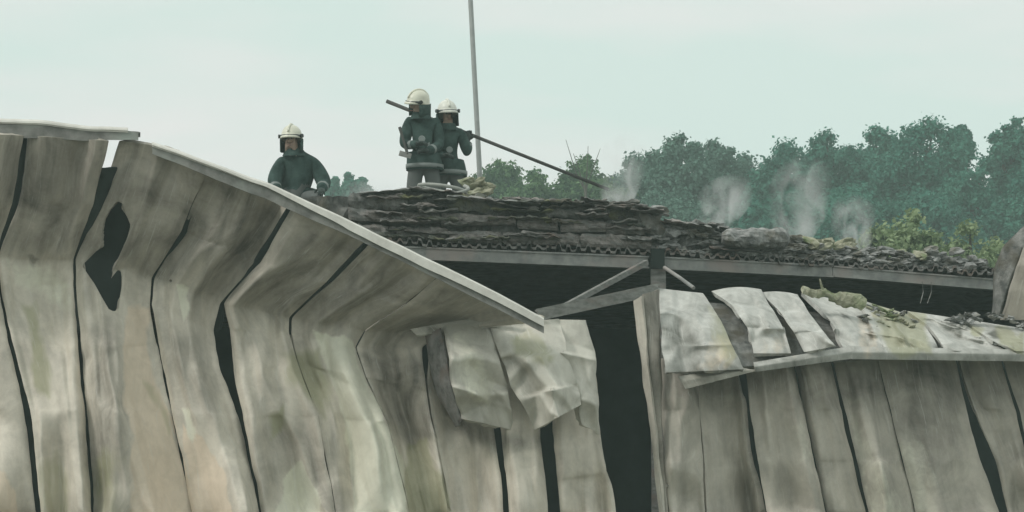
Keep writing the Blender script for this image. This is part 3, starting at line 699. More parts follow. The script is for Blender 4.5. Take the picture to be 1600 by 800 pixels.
# ------------------------------------------------------------------ right wall
wall_r = thing('sagging_wall', 'low sandwich panel wall with its top curled over like an awning', 'wall', v3(1300, 1180, 1.2))
def r(px, py, off=0.0): return (px, py, float(Yright(px)) + off)
def rp(l, rr, seed, nu=34, **kw):
    bk = [.20 + (.16 if seed == 21 else 0), .12 + (.06 if seed == 21 else 0), .05, .0, .0]
    seam_sheet('wall_panel', M['panel_dirty'], wall_r, [r(*p, b) for p, b in zip(l, bk)], [r(*p, b) for p, b in zip(rr, bk)], nu, 170, seed=seed, amp=kw.pop('amp', .025), folds=.65, crump=.15, **kw)
def col5(x0, x1, x2, x3, x4, y0=560): return [(x0, y0), (x1, 640), (x2, 720), (x3, 800), (x4, 1185)]
rp(col5(1026, 1032, 1038, 1045, 1062), col5(1084, 1092, 1098, 1102, 1125), 21, 26)
rp(col5(1087, 1094, 1100, 1105, 1128), col5(1150, 1160, 1172, 1188, 1215), 22, 28)
rp(col5(1162, 1172, 1183, 1199, 1226), col5(1238, 1255, 1272, 1290, 1335), 23, 32)
rp(col5(1239, 1256, 1273, 1291, 1336), col5(1296, 1314, 1332, 1352, 1410), 24, 28)
rp(col5(1302, 1320, 1339, 1358, 1416), col5(1372, 1390, 1410, 1430, 1490), 25, 30)
rp(col5(1373, 1391, 1411, 1431, 1491), col5(1492, 1510, 1533, 1560, 1625), 26, 44, amp=.04)
rp(col5(1497, 1522, 1556, 1575, 1640), col5(1562, 1586, 1606, 1626, 1690), 27, 32, amp=.04)
rp(col5(1567, 1592, 1612, 1632, 1696), col5(1665, 1690, 1710, 1730, 1790), 28, 34, amp=.03)
# torn end post beside the dark opening
seam_sheet('end_post', M['panel_dirty'], wall_r, [r(990, 470, .2), r(1000, 560, .1), r(1014, 660, .05), r(1030, 800, 0), r(1050, 1190, 0)], [r(1003, 462, .1), r(1012, 560, 0), r(1022, 660, -.03), r(1036, 800, -.05), r(1056, 1190, -.05)], 8, 120, thick=.03, seed=30, amp=.015, bulge=.01, roll=.0)
seam_sheet('end_post', M['panel_dirty'], wall_r, [r(1003, 460, .12), r(1012, 560, .06), r(1022, 660, .05), r(1037, 800, .05), r(1056, 1190, .05)], [r(1030, 452, .25), r(1034, 560, .02), r(1034, 660, .03), r(1045, 800, .03), r(1064, 1190, .03)], 12, 120, thick=.03, seed=31, amp=.02, bulge=.02, extra=np.array([0, 0, .55, 0]))
# curled-over tops
def fold(l, rr, seed, nu=40, nv=60, name='curled_top', amp=.045, mat='fold', **kw):
    offs = np.linspace(0, 1, len(l)); o = np.interp(offs, [0, .33, .67, 1], [.75, .26, -.10, -.29])
    return seam_sheet(name, M[mat], wall_r, [r(x, y, k) for (x, y), k in zip(l, o)], [r(x, y, k) for (x, y), k in zip(rr, o)], nu, nv, thick=.04, seed=seed, amp=amp, su=kw.pop('su', 40), sv=kw.pop('sv', 60), bulge=.02, roll=.02, frame=1.8, crump=kw.pop('crump', .75), cscale=kw.pop('cscale', 13), ncr=16, **kw)
fold([(1027, 450), (1029, 490), (1034, 540), (1043, 582)], [(1098, 458), (1120, 490), (1141, 536), (1161, 577)], 41, amp=.05, crump=.85)
fold([(1110, 455), (1142, 476), (1166, 512), (1178, 552)], [(1188, 452), (1211, 485), (1227, 516), (1238, 552)], 42, topbow=-5)
fold([(1188, 457), (1219, 488), (1241, 520), (1257, 550)], [(1247, 460), (1263, 487), (1285, 516), (1306, 541)], 43, topbow=-3)
fold([(1254, 457), (1284, 484), (1307, 513), (1316, 542)], [(1346, 476), (1356, 500), (1370, 524), (1384, 548)], 44, amp=.05)
fold([(1343, 468), (1354, 496), (1370, 524), (1386, 550)], [(1432, 496), (1446, 512), (1460, 532), (1472, 552)], 45, amp=.05, su=20, sv=44, crump=.8, cscale=12)
fold([(1420, 486), (1448, 508), (1466, 530), (1478, 548)], [(1498, 498), (1522, 516), (1548, 534), (1574, 548)], 46, amp=.045)
fold([(1499, 497), (1524, 514), (1550, 532), (1576, 548)], [(1640, 520), (1660, 530), (1680, 542), (1700, 552)], 47, amp=.06, su=26)
seam_sheet('gap_filler', M['rot'], wall_r, [r(1080, 470, .72), r(1100, 505, .30), r(1120, 540, .0), r(1140, 574, -.16)], [r(1460, 505, .72), r(1470, 520, .32), r(1480, 536, .05), r(1490, 552, -.16)], 90, 40, thick=.02, seed=48, amp=.03, su=30, sv=40, bulge=0, crump=.4, cscale=14, ncr=20)  # sheet added behind the gaps to keep them from going pure black
# loose tongue at the corner and the bent edge trim
seam_sheet('bent_tongue', M['flap'], wall_r, [r(1058, 588, -.20), r(1064, 596, -.26), r(1071, 608, -.28)], [r(1160, 574, -.24), r(1172, 577, -.30), r(1190, 577, -.30)], 60, 14, thick=.02, seed=51, amp=.02, su=30, sv=30, bulge=0)
seam_sheet('edge_trim', M['fold'], wall_r, [r(1176, 566, -.30), r(1178, 573, -.36), r(1180, 581, -.34)], [r(1335, 540, -.32), r(1335, 549, -.38), r(1334, 560, -.36)], 80, 10, thick=.02, seed=52, amp=.015, su=30, bulge=0, roll=0)
seam_sheet('edge_trim', M['fold'], wall_r, [r(1332, 541, -.32), r(1332, 550, -.38), r(1332, 561, -.36)], [r(1690, 548, -.32), r(1690, 554, -.38), r(1690, 566, -.36)], 120, 10, thick=.02, seed=53, amp=.015, su=30, bulge=0, roll=0)

# curled panel standing at the right end of the roof
cp = thing('curled_panel', 'dark upright wall sheet curled like a hook at the roof end', 'panel', v3(1580, 490, 2.6))
seam_sheet('sheet', M['rot'], cp, [(1600, 352, 2.3), (1568, 385, 2.35), (1553, 420, 2.45), (1549, 490, 2.6)], [(1640, 352, 2.2), (1600, 385, 2.2), (1583, 430, 2.25), (1562, 494, 2.45)], 20, 60, thick=.03, seed=61, amp=.015, bulge=0)
seam_sheet('outer_face', M['panel_dirty'], cp, [(1606, 372, 2.15), (1590, 415, 2.15), (1576, 455, 2.25), (1562, 500, 2.4)], [(1680, 372, 1.9), (1680, 415, 1.9), (1676, 455, 1.95), (1670, 500, 2.1)], 30, 60, thick=.03, seed=62, amp=.02, bulge=.02, extra=np.array([0, 0, .55, 0]))

# ------------------------------------------------------------------ loose debris on the right wall
a0, a1 = np.array(v3(1252, 452, 1.35)), np.array(v3(1346, 474, 1.5))
pts = [a0 + (a1 - a0) * s for s in np.linspace(0, 1, 30)]
tv, tf = tube(pts, [.032 + .03 * s for s in np.linspace(0, 1, 30)], 14)
tv = np.array(tv); tv += .035 * np.stack([fbm(tv * 9, 71), fbm(tv * 9, 72), fbm(tv * 9, 73)], -1)
lg = tag(mesh_obj('debris_log', tv, tf, M['moss'], None, False), 'dirty greenish rolled strip of insulation lying on the curled wall top', 'debris')
tv, tf = tube([v3(1288, 460, 1.4), v3(1284, 448, 1.38), v3(1281, 436, 1.36)], [.02, .014, .008], 7)
mesh_obj('splinter', tv, tf, M['moss'], lg)
deb = thing('debris_pile', 'small grey debris pile on the wall top beside the curled dark sheet', 'debris', v3(1540, 500, 2.0))
for k in range(34):
    px = random.uniform(1486, 1640); t = random.random()
    put(random.choice(LUMPS), 'debris_piece', deb, v3(px, 500 + (px - 1486) * .09 - 16 * t * min(1, (px - 1480) / 60), 2.05 + (px - 1486) * .0022 + .1 * t), (random.uniform(.08, .2), .1, random.uniform(.03, .09)))
moss = thing('mossy_clump', 'yellowish clump of wet wool heaped on the curled wall top', 'debris', v3(1395, 500, 1.8))
for k in range(26):
    px = random.uniform(1345, 1440); s = random.random()
    put(random.choice(LUMPS_M if k % 3 else LUMPS), 'wool_tuft', moss, v3(px, 474 + (px - 1345) * .25 + s * 30, float(Yright(px)) + .62 - s * .45), (random.uniform(.08, .2), .09, random.uniform(.04, .09)))
for k in range(14):
    px = random.uniform(1550, 1620)
    put(random.choice(LUMPS_M), 'wool_tuft', moss, v3(px, 520 + random.uniform(0, 18), float(Yright(px)) + .35), random.uniform(.05, .11))

# ------------------------------------------------------------------ trees and shrubs
def leaf_mat(name, c0, c1):
    m, t, b = mat_new(name)
    at_ = nd(t, 'ShaderNodeAttribute', attribute_name='tone')
    col = mixc(t, at_.outputs['Fac'], c0, c1)
    t.links.new(col, b.inputs['Base Color']); b.inputs['Roughness'].default_value = .7; b.inputs['Specular IOR Level'].default_value = .2
    tr_ = nd(t, 'ShaderNodeBsdfTranslucent'); t.links.new(col, tr_.inputs[0])
    mx = nd(t, 'ShaderNodeMixShader'); mx.inputs[0].default_value = .3
    out = [n for n in t.nodes if n.type == 'OUTPUT_MATERIAL'][0]
    t.links.new(b.outputs[0], mx.inputs[1]); t.links.new(tr_.outputs[0], mx.inputs[2]); t.links.new(mx.outputs[0], out.inputs[0])
    return m
M['leaf_teal'] = leaf_mat('leaf_teal', (.032, .155, .115), (.09, .26, .19))
M['leaf_grey'] = leaf_mat('leaf_grey', (.07, .15, .115), (.14, .25, .195))
M['leaf_green'] = leaf_mat('leaf_green', (.06, .13, .055), (.13, .22, .09))
M['leaf_yellow'] = leaf_mat('leaf_yellow', (.19, .26, .13), (.36, .44, .25))
M['bark'] = noise_mat('bark', (.05, .042, .035), (.11, .095, .08), 6, rough=.95, bump=.5, stretch=(1, 1, .2))

def leaves(name, mat, parent, C, R, n, size, seed, squash=.85):
    """n leaf-sized faces spread through clumps with centres C and radii R"""
    g = np.random.default_rng(seed); C = np.asarray(C); R = np.asarray(R)
    pr = R ** 2 / (R ** 2).sum(); ci = g.choice(len(C), n, p=pr)
    d = g.normal(size=(n, 3)); d /= np.linalg.norm(d, axis=1, keepdims=True)
    rad = g.random(n) ** .5 * 1.0 + np.abs(g.normal(size=n)) * .20
    P = C[ci] + (d + .35 * np.sin(d[:, [1, 2, 0]] * 7 + ci[:, None] * 1.7)) * .9 * (rad * R[ci])[:, None] * np.array([1, 1, squash])
    nrm = d + g.normal(size=(n, 3)) * .8 + np.array([0, 0, .4]); nrm /= np.linalg.norm(nrm, axis=1, keepdims=True)
    t = np.cross(nrm, g.normal(size=(n, 3))); t /= np.linalg.norm(t, axis=1, keepdims=True) + 1e-9; b = np.cross(nrm, t)
    s = size * g.uniform(.6, 1.35, n)[:, None]
    V = np.stack([P - t * s * .5, P + b * s * .34 + t * s * .05, P + t * s * .55, P - b * s * .32], 1).reshape(-1, 3)
    F = np.arange(4 * n).reshape(n, 4)
    tone = np.clip(.5 + .25 * g.normal(size=n) + .35 * g.normal(size=len(C))[ci] * .6, 0, 1)
    me = bpy.data.meshes.new(name); V = V - np.array(parent_origin(parent))
    me.vertices.add(4 * n); me.vertices.foreach_set('co', V.ravel()); me.loops.add(4 * n); me.loops.foreach_set('vertex_index', F.ravel())
    me.polygons.add(n); me.polygons.foreach_set('loop_start', np.arange(0, 4 * n, 4)); me.polygons.foreach_set('loop_total', np.full(n, 4))
    a = me.attributes.new('tone', 'FLOAT', 'POINT'); a.data.foreach_set('value', np.repeat(tone, 4))
    me.materials.append(mat); me.update(calc_edges=True); me.validate()
    o = bpy.data.objects.new(name, me); COL.objects.link(o); o.parent = parent
    return o

def tree(label, px, top, wpx, Y, mat, n=9000, leaf=.30, seed=0, low=400, name='broadleaf_tree', group='trees behind the roof', cat='tree', airy=1.0, lobes=64):
    g = np.random.default_rng(seed + 100)
    tp = np.array(v3(px, top, Y)); rx = wpx / 2 * (Y - CAM[1]) / FPX; H = tp[2]
    base = (tp[0], Y, 0)
    tr_ = thing(name, label, cat, base, group)
    zb = min(at(px, low + 60, Y)[2], H - 2 * rx * .9); zb = max(zb, H * .3)
    rz = min((H - zb) / 2, rx * 1.25); cz = H - rz; zb = cz - rz
    C = []; R = []
    for k in range(lobes):
        d = g.normal(size=3); d /= np.linalg.norm(d); r_ = rx * g.uniform(.13, .34) * airy
        sc = (1 - r_ / rx * .8) * g.random() ** .35 * g.uniform(.88, 1.08)
        p = np.array([tp[0] + d[0] * rx * sc, Y + d[1] * rx * sc, cz + d[2] * rz * sc])
        p[2] = min(p[2], H - r_ * .8 * g.uniform(.9, 1.3)); C.append(p); R.append(r_)
    C[0] = np.array([tp[0] + .1 * rx * g.normal(), Y, H - R[0] * .85])
    leaves('crown', mat, tr_, C, R, n, leaf, seed + 5)
    # trunk with limbs
    tw = max(.12, H * .018)
    parts = [tube([(tp[0], Y, -.1), (tp[0] + .1 * g.normal(), Y, zb * .5), (tp[0] + .15 * g.normal(), Y, zb), (tp[0], Y, cz + rz * .5)], [tw * 1.3, tw, tw * .8, tw * .25], 8)]
    for k in range(9):
        e = C[k]; s0 = np.array([tp[0], Y, zb + (cz - zb) * g.uniform(-.2, .9)])
        parts.append(tube([s0, (s0 + e) / 2 + [0, 0, .2 * rx * g.random()], e], [tw * .4, tw * .25, tw * .08], 5))
    mesh_obj('trunk', *join(*parts), M['bark'], tr_, True)
    return tr_

T_ = [  # px, top, width, Y, kind
    (778, 250, 96, 84, 'g', 'round green tree crown just right of the thin mast'),
    (842, 266, 90, 78, 'y2', 'low pale green tree left of the first smoke wisp'),
    (922, 243, 124, 80, 'y2', 'light green bushy tree behind the slanting pole end'),
    (992, 240, 92, 92, 't', 'teal green tree between the pale tree and the tall loose crown'),
    (1060, 208, 120, 90, 't', 'tall loose crowned tree with sky gaps above the steel column'),
    (1118, 218, 84, 94, 't', 'narrow uneven tree close beside the tall loose crowned tree'),
    (1172, 238, 100, 96, 't', 'lower tree top forming the dip left of the dense wood'),
    (1232, 220, 116, 92, 't', 'dense dark tree rising above the second smoke wisp'),
    (1300, 203, 124, 90, 't', 'dense teal tree behind the yellowish wool tufts'),
    (1372, 198, 120, 94, 't', 'dense tree touching the tallest round crown'),
    (1446, 182, 138, 88, 't', 'tallest dense tree with a broad round dome'),
    (1500, 196, 44, 93, 't', 'slim tree with ragged edge at the sky notch'),
    (1582, 184, 92, 90, 't', 'tall tree standing beyond the sky notch by the curled sheet'),
    (1640, 190, 110, 92, 't', 'tree half out of view behind the curled sheet'),
    (1330, 290, 150, 82, 't', 'lower tree filling the gap above the rubble band'),
    (1210, 300, 150, 84, 't', 'lower tree filling the gap above the rolled mat'),
    (1060, 300, 170, 84, 't', 'lower tree filling the gap above the torn roof skin'),
    (1600, 270, 130, 83, 't', 'lower tree behind the tip of the curled sheet'),
    (1520, 262, 120, 84, 't', 'lower tree under the sky notch'),
    (1450, 300, 140, 82, 't', 'lower tree under the broad round dome'),
]
for i, (px, top, wd, Y, kd, lab) in enumerate(T_):
    tree(lab, px, top, wd * 1.25, Y, {'t': M['leaf_grey'] if i in (3, 4, 5, 6, 16) else M['leaf_teal'], 'g': M['leaf_green'], 'y2': M['leaf_green']}[kd], n=36000 if wd > 100 else 25000, leaf=.155, seed=i, airy=.82 if i == 4 else 1.0)
for i, (px, top, wd, Y, lab) in enumerate([(1440, 328, 170, 24, 'yellow green shrub showing above the rubble heap'), (1515, 346, 170, 25, 'pale green shrub spreading left of the curled sheet'), (1375, 352, 120, 26, 'low yellow green shrub beside the taller shrub')]):
    tree(lab, px, top, wd, Y, M['leaf_yellow'], n=8000, leaf=.10, seed=40 + i, low=430, name='shrub', group='shrubs behind the roof', cat='shrub', lobes=30)
for i, (px, top, wd) in enumerate([(524, 278, 34), (545, 271, 40), (566, 279, 32)]):
    tree(['low distant tree just behind the back of the kneeling figure', 'tallest of the small distant trees left of the roof pile', 'small distant tree above the smoke lying on the roof'][i], px, top, wd, 120, M['leaf_teal'], n=2200, leaf=.30, seed=60 + i, low=330, name='distant_tree', group='distant trees left of the roof pile', lobes=20)
# thin bare twigs over the pale tree
tw = thing('bare_sapling', 'thin bare twigs rising above the light green bushy tree', 'sapling', (v3(915, 300, 70)[0], 70, 0))
parts = [tube([(v3(915, 300, 70)[0], 70, -.1), v3(915, 290, 70)], [.16, .06], 6)]
for x0, x1, y1 in ((900, 884, 218), (906, 896, 240), (917, 919, 228), (924, 938, 232)):
    parts.append(tube([v3(915, 300, 70), v3(x0, 270, 70), v3(x1, y1, 70)], [.03, .018, .008], 5))
mesh_obj('branch', *join(*parts), M['bark'], tw)

# ------------------------------------------------------------------ mast and tools
def simple(name, c, rough=.6, metal=0):
    m, t, b = mat_new(name)
    geo = t.nodes.new('ShaderNodeNewGeometry'); n1 = nd(t, 'ShaderNodeTexNoise', Scale=14.0, Detail=4.0); t.links.new(geo.outputs['Position'], n1.inputs['Vector'])
    t.links.new(mixc(t, n1.outputs[0], tuple(x * .72 for x in c), tuple(min(1, x * 1.25) for x in c)), b.inputs['Base Color'])
    b.inputs['Roughness'].default_value = rough; b.inputs['Metallic'].default_value = metal
    return m
M['mast'] = simple('mast_metal', (.36, .38, .37), .5)
M['wood'] = simple('pole_wood', (.06, .06, .055), .7)
M['jacket'] = noise_mat('jacket', (.014, .034, .030), (.055, .095, .085), 7, 4, .85, .5, 22)
M['trouser'] = simple('trouser', (.10, .11, .105), .85)
M['band'] = simple('reflective_band', (.20, .225, .215), .5)
M['skin'] = simple('skin', (.36, .25, .19), .6)
M['glove'] = simple('glove', (.035, .05, .045), .8)
M['helmet_w'] = simple('helmet_white', (.74, .74, .66), .4)
M['helmet_y'] = simple('helmet_cream', (.70, .69, .57), .4)
M['visor'] = simple('visor', (.03, .035, .035), .15)
M['boot'] = simple('boot', (.02, .02, .02), .5)
M['hose'] = simple('hose', (.33, .34, .31), .8)
mst = thing('mast', 'tall thin grey metal mast rising behind the standing pair', 'mast', v3(749, 385, 7.0))
b_ = np.array(v3(749, 262, 7.0)); t_ = np.array(v3(733, -40, 7.0)); dd = (t_ - b_) / (t_[2] - b_[2]); foot = b_ + dd * (ZR - .03 - b_[2])
mst.location = foot
mesh_obj('pole', *tube([foot, b_, t_, t_ + dd * 1.2], [.034, .032, .030, .02], 12), M['mast'], mst, True)
mesh_obj('base_plate', *box((foot[0], foot[1], foot[2] + .015), (.26, .26, .03)), M['steel'], mst)
mesh_obj('clamp', *tube([b_ + dd * -.3, b_ + dd * -.22], .05, 12), M['steel'], mst)

# ------------------------------------------------------------------ people
def skin_body(J, E, root):
    """J: joint -> (pos, radius); E: edges; returns evaluated mesh"""
    names = list(J); me = bpy.data.meshes.new('skeleton')
    me.from_pydata([J[n][0] for n in names], [(names.index(a), names.index(b)) for a, b in E], [])
    o = bpy.data.objects.new('skeleton', me); COL.objects.link(o)
    md = o.modifiers.new('s', 'SKIN'); md.use_smooth_shade = True; md.branch_smoothing = .6
    for i, n in enumerate(names):
        r_ = J[n][1]; me.skin_vertices[0].data[i].radius = r_ if hasattr(r_, '__len__') else (r_, r_)
        me.skin_vertices[0].data[i].use_root = (n == root)
    sb = o.modifiers.new('u', 'SUBSURF'); sb.levels = 3; sb.render_levels = 3
    dg = bpy.context.evaluated_depsgraph_get(); dg.update()
    out = bpy.data.meshes.new_from_object(o.evaluated_get(dg))
    bpy.data.objects.remove(o); return out

def ellip(c, r, nu=14, nv=10, rot=None):
    V = []; F = []
    for j in range(nv + 1):
        th = math.pi * j / nv
        for i in range(nu):
            ph = 2 * math.pi * i / nu; p = Vector((r[0] * math.sin(th) * math.cos(ph), r[1] * math.sin(th) * math.sin(ph), r[2] * math.cos(th)))
            if rot: p = rot @ p
            V.append(tuple(p + Vector(c)))
    for j in range(nv):
        for i in range(nu): F.append((j * nu + i, (j + 1) * nu + i, (j + 1) * nu + (i + 1) % nu, j * nu + (i + 1) % nu))
    return V, F

def glove(parent, wrist, direction, palm_n, curl=1.0, mat='glove'):
    """palm and five bent fingers"""
    d = Vector(direction).normalized(); n = Vector(palm_n); n = (n - d * n.dot(d)).normalized(); s = d.cross(n)
    W = Vector(wrist); parts = []
    rot = Matrix((s, d, n)).transposed()
    parts.append(ellip(W + d * .05, (.048, .062, .026), 12, 8, rot))
    for k, (off, ln) in enumerate(((-.032, .070), (-.011, .080), (.011, .076), (.032, .060))):
        a = W + d * .095 + s * off; p1 = a + d * ln * .42 + n * .01; p2 = p1 + (d * math.cos(curl) + n * math.sin(curl)) * ln * .38; p3 = p2 + (d * math.cos(2 * curl) + n * math.sin(2 * curl)) * ln * .34
        parts.append(tube([a, p1, p2, p3], [.0125, .0125, .0115, .008], 7))
    a = W + d * .03 + s * -.04; parts.append(tube([a, a + s * -.03 + d * .025 + n * .012, a + s * -.032 + d * .055 + n * .035], [.015, .0135, .009], 7))
    return mesh_obj('glove', *join(*parts), M[mat], parent, True)

def helmet(parent, c, R3, shell_mat, visor_up=False, crest=True):
    """R3: head rotation (x right of wearer, -y forward). dome, brim, crest, visor, neck cover"""
    c = Vector(c); V = []; F = []; nu, nv = 28, 12
    for j in range(nv + 1):
        th = math.pi * .56 * j / nv
        for i in range(nu):
            ph = 2 * math.pi * i / nu
            rr = 1.0 + (.12 * max(0, (j - nv + 2) / 2) if j > nv - 2 else 0)
            p = Vector((.120 * rr * math.sin(th) * math.cos(ph), .146 * rr * math.sin(th) * math.sin(ph), .138 * math.cos(th)))
            if p.y < 0 and j >= nv - 1: p.y *= 1.14
            if p.y > 0.03 and j >= nv - 2: p.z -= .05 * min(1, p.y / .15)
            V.append(tuple(R3 @ p + c))
    for j in range(nv):
        for i in range(nu): F.append((j * nu + i, (j + 1) * nu + i, (j + 1) * nu + (i + 1) % nu, j * nu + (i + 1) % nu))
    h = mesh_obj('helmet', V, F, shell_mat, parent, True)
    md = h.modifiers.new('thick', 'SOLIDIFY'); md.thickness = .012
    if crest:
        pts = [c + R3 @ Vector((0, .150 * math.sin(a), .143 * math.cos(a))) for a in np.linspace(-1.25, 1.2, 14)]
        mesh_obj('crest', *tube(pts, .014, 7), shell_mat, h, True)
    # visor: curved dark strip, doubling as a painted brow shadow
    V = []; F = []; m = 14; tl = -1.0 if visor_up else .1
    for k in range(2):
        for i in range(m):
            a = math.radians(-75 + 150 * i / (m - 1))
            z = (.012 - .04 * k) if not visor_up else (.10 - .085 * k)
            rad = 1.0 if not visor_up else (1.10 + .05 * (1 - k))
            V.append(tuple(R3 @ Vector((.127 * rad * math.sin(a), -.157 * rad * math.cos(a), z)) + c))
    for i in range(m - 1): F.append((i, i + 1, m + i + 1, m + i))
    vz = mesh_obj('visor', V, F, M['visor'], h, True); md = vz.modifiers.new('thick', 'SOLIDIFY'); md.thickness = .006
    # neck cover hanging behind
    V = []; F = []
    for k in range(4):
        for i in range(m):
            a = math.radians(68 + 224 * i / (m - 1)); wv = 1 + .04 * math.sin(i * 1.9) * k / 3
            V.append(tuple(R3 @ Vector((.128 * wv * math.sin(a), -.150 * wv * math.cos(a), -.03 - .05 * k)) + c))
    for k in range(3):
        for i in range(m - 1): F.append((k * m + i, k * m + i + 1, (k + 1) * m + i + 1, (k + 1) * m + i))
    nk = mesh_obj('neck_cover', V, F, M['jacket'], h, True); md = nk.modifiers.new('thick', 'SOLIDIFY'); md.thickness = .008
    for s in (-1, 1):
        mesh_obj('ear_lamp', *tube([c + R3 @ Vector((s * .122, -.04, .0)), c + R3 @ Vector((s * .148, -.05, .0))], .024, 8), M['visor'], h)
    return h

def face(parent, c, R3):
    for s in (-1, 1):
        mesh_obj('eye', *ellip(c + R3 @ Vector((s * .032, -.098, .012)), (.013, .008, .008), 8, 6), M['visor'], parent, True)
    mesh_obj('mouth', *ellip(c + R3 @ Vector((0, -.094, -.062)), (.024, .006, .006), 8, 6), simple('lips', (.26, .13, .11)), parent, True)

def person(label, base, J, look, helm, hands, bands=True, visor_up=False, tilt=(0, 0)):
    """J joints in metres relative to the feet point; look: heading of the head in radians about z, 0 = towards the camera"""
    root = thing('person', label, 'person', base, 'firefighters on the roof')
    B = Vector(base); P = {k: B + Vector(v[0]) for k, v in J.items()}
    R3 = Matrix.Rotation(look, 3, 'Z') @ Matrix.Rotation(tilt[0], 3, 'X') @ Matrix.Rotation(tilt[1], 3, 'Y')
    hc = Vector(J['head'][0])
    J = dict(J); J['crown'] = (hc + R3 @ Vector((0, .01, .085)), (.085, .098)); J['chin'] = (hc + R3 @ Vector((0, -.05, -.085)), (.05, .055))
    J['nose'] = (hc + R3 @ Vector((0, -.112, -.022)), .016); J['brow'] = (hc + R3 @ Vector((0, -.055, .0)), .055)
    E = [('hips', 'waist'), ('waist', 'chest'), ('chest', 'neckb'), ('neckb', 'head'), ('head', 'crown'), ('head', 'chin'), ('head', 'brow'), ('brow', 'nose')]
    for s in 'LR':
        E += [('chest', 'sh' + s), ('sh' + s, 'el' + s), ('el' + s, 'wr' + s), ('hips', 'th' + s), ('th' + s, 'kn' + s), ('kn' + s, 'an' + s), ('an' + s, 'toe' + s)]
    me = skin_body(J, E, 'hips'); me.name = 'body'
    me.materials.clear()
    for m in ('jacket', 'trouser', 'skin', 'boot', 'band'): me.materials.append(M[m])
    jn = {k: Vector(v[0]) for k, v in J.items()}
    cls = {}
    for a, b in E:
        k = 0
        if 'head' in (a, b) or 'brow' in (a, b): k = 2
        if a == 'neckb': k = 0
        if a.startswith(('th', 'kn')): k = 1
        if a.startswith('an'): k = 3
        if a == 'hips' and b.startswith('th'): k = 1
        cls[(a, b)] = k
    for p in me.polygons:
        c = p.center; best = (1e9, 0, None, 0)
        for (a, b), k in cls.items():
            A, D = jn[a], jn[b] - jn[a]; t = max(0, min(1, (c - A).dot(D) / D.length_squared)); d = (c - A - D * t).length
            if d < best[0]: best = (d, k, (a, b), t)
        k, e, t = best[1], best[2], best[3]
        if bands:
            if e[0].startswith('el') and .5 < t < .68 and best[0] < .075: k = 4
            if e[0].startswith('kn') and .18 < t < .34: k = 4
        p.material_index = k; p.use_smooth = True
    ob = bpy.data.objects.new('body', me); COL.objects.link(ob); ob.parent = root
    # jacket skirt
    hp, ws = P['hips'], P['waist']; V = []; F = []; n = 20
    for k in range(4):
        cc = ws.lerp(hp, .25 + k * .40); rr = .97 + .045 * k
        for i in range(n):
            a = 2 * math.pi * i / n; wv = 1 + .03 * math.sin(5 * a + k)
            V.append((cc.x + .205 * rr * wv * math.cos(a), cc.y + .165 * rr * wv * math.sin(a), cc.z))
    for k in range(3):
        for i in range(n): F.append((k * n + i, (k + 1) * n + i, (k + 1) * n + (i + 1) % n, k * n + (i + 1) % n))
    sk_ = mesh_obj('jacket_skirt', V, F, M['jacket'], root, True); md = sk_.modifiers.new('thick', 'SOLIDIFY'); md.thickness = .012
    V2 = [(x + (x - hp.x) * .05, y + (y - hp.y) * .05, z) for x, y, z in V[2 * n:3 * n]]; V3 = [(x, y, z - .05) for x, y, z in V2]
    bd = mesh_obj('reflective_band', V2 + V3, [(i, n + i, n + (i + 1) % n, (i + 1) % n) for i in range(n)], M['band'], root, True); md = bd.modifiers.new('thick', 'SOLIDIFY'); md.thickness = .008
    # collar and breathing pack straps
    nb = P['neckb']; mesh_obj('collar', *tube([nb + Vector((0, 0, -.05)), nb + Vector((0, -.005, .0)), nb + Vector((0, -.01, .035))], [.135, .112, .10], 16, cap=False), M['jacket'], root, True)
    face(root, P['head'], R3)
    helmet(root, P['head'] + R3 @ Vector((0, .005, .045)), R3, helm, visor_up)
    for wname, dr, pn, cu, *gm in hands: glove(root, P[wname], dr, pn, cu, *gm)
    return root

def feet(px, Y, z): 
    p = at(px, 300, Y); return (float(p[0]), Y, z)
YA = 6.0; ZF = ZR + .02
fA = feet(660, YA, ZF)
person('firefighter standing with head turned, cream helmet, a short axe at his elbow', fA, {
    'hips': ((.02, 0, .90), (.155, .125)), 'waist': ((.0, 0, 1.08), (.165, .125)), 'chest': ((-.01, -.01, 1.32), (.185, .14)), 'neckb': ((-.02, -.03, 1.49), (.07, .07)), 'head': ((-.055, -.07, 1.605), (.078, .09)),
    'shL': ((-.16, -.03, 1.44), (.085, .085)), 'elL': ((-.22, -.06, 1.12), (.075, .075)), 'wrL': ((-.05, -.24, 1.10), (.052, .052)),
    'shR': ((.16, .04, 1.44), (.085, .085)), 'elR': ((.20, .0, 1.12), (.072, .072)), 'wrR': ((.06, -.20, 1.02), (.052, .052)),
    'thL': ((-.09, .0, .82), (.11, .12)), 'knL': ((-.11, -.03, .48), (.082, .085)), 'anL': ((-.12, .03, .10), (.06, .065)), 'toeL': ((-.15, -.13, .045), (.045, .045)),
    'thR': ((.12, .0, .82), (.11, .12)), 'knR': ((.14, -.02, .48), (.082, .085)), 'anR': ((.15, .04, .10), (.06, .065)), 'toeR': ((.16, -.12, .045), (.045, .045)),
}, math.radians(-58), M['helmet_y'], [('wrL', (.5, -.5, .1), (0, -.3, -1), .9), ('wrR', (-.4, -.6, .1), (0, -.2, -1), .9)], tilt=(.12, .22))
pA = bpy.context.scene.objects['person']
def torch(parent, base, off, mat='band'):
    c = Vector(base) + Vector(off)
    mesh_obj('torch', *tube([c + Vector((0, .05, 0)), c, c + Vector((.0, -.04, .0)), c + Vector((0, -.05, 0))], [.03, .034, .042, .036], 12), M[mat], parent)
torch(pA, fA, (.0, -.24, 1.16))
YBm = 6.25; fB = feet(700, YBm, ZF)
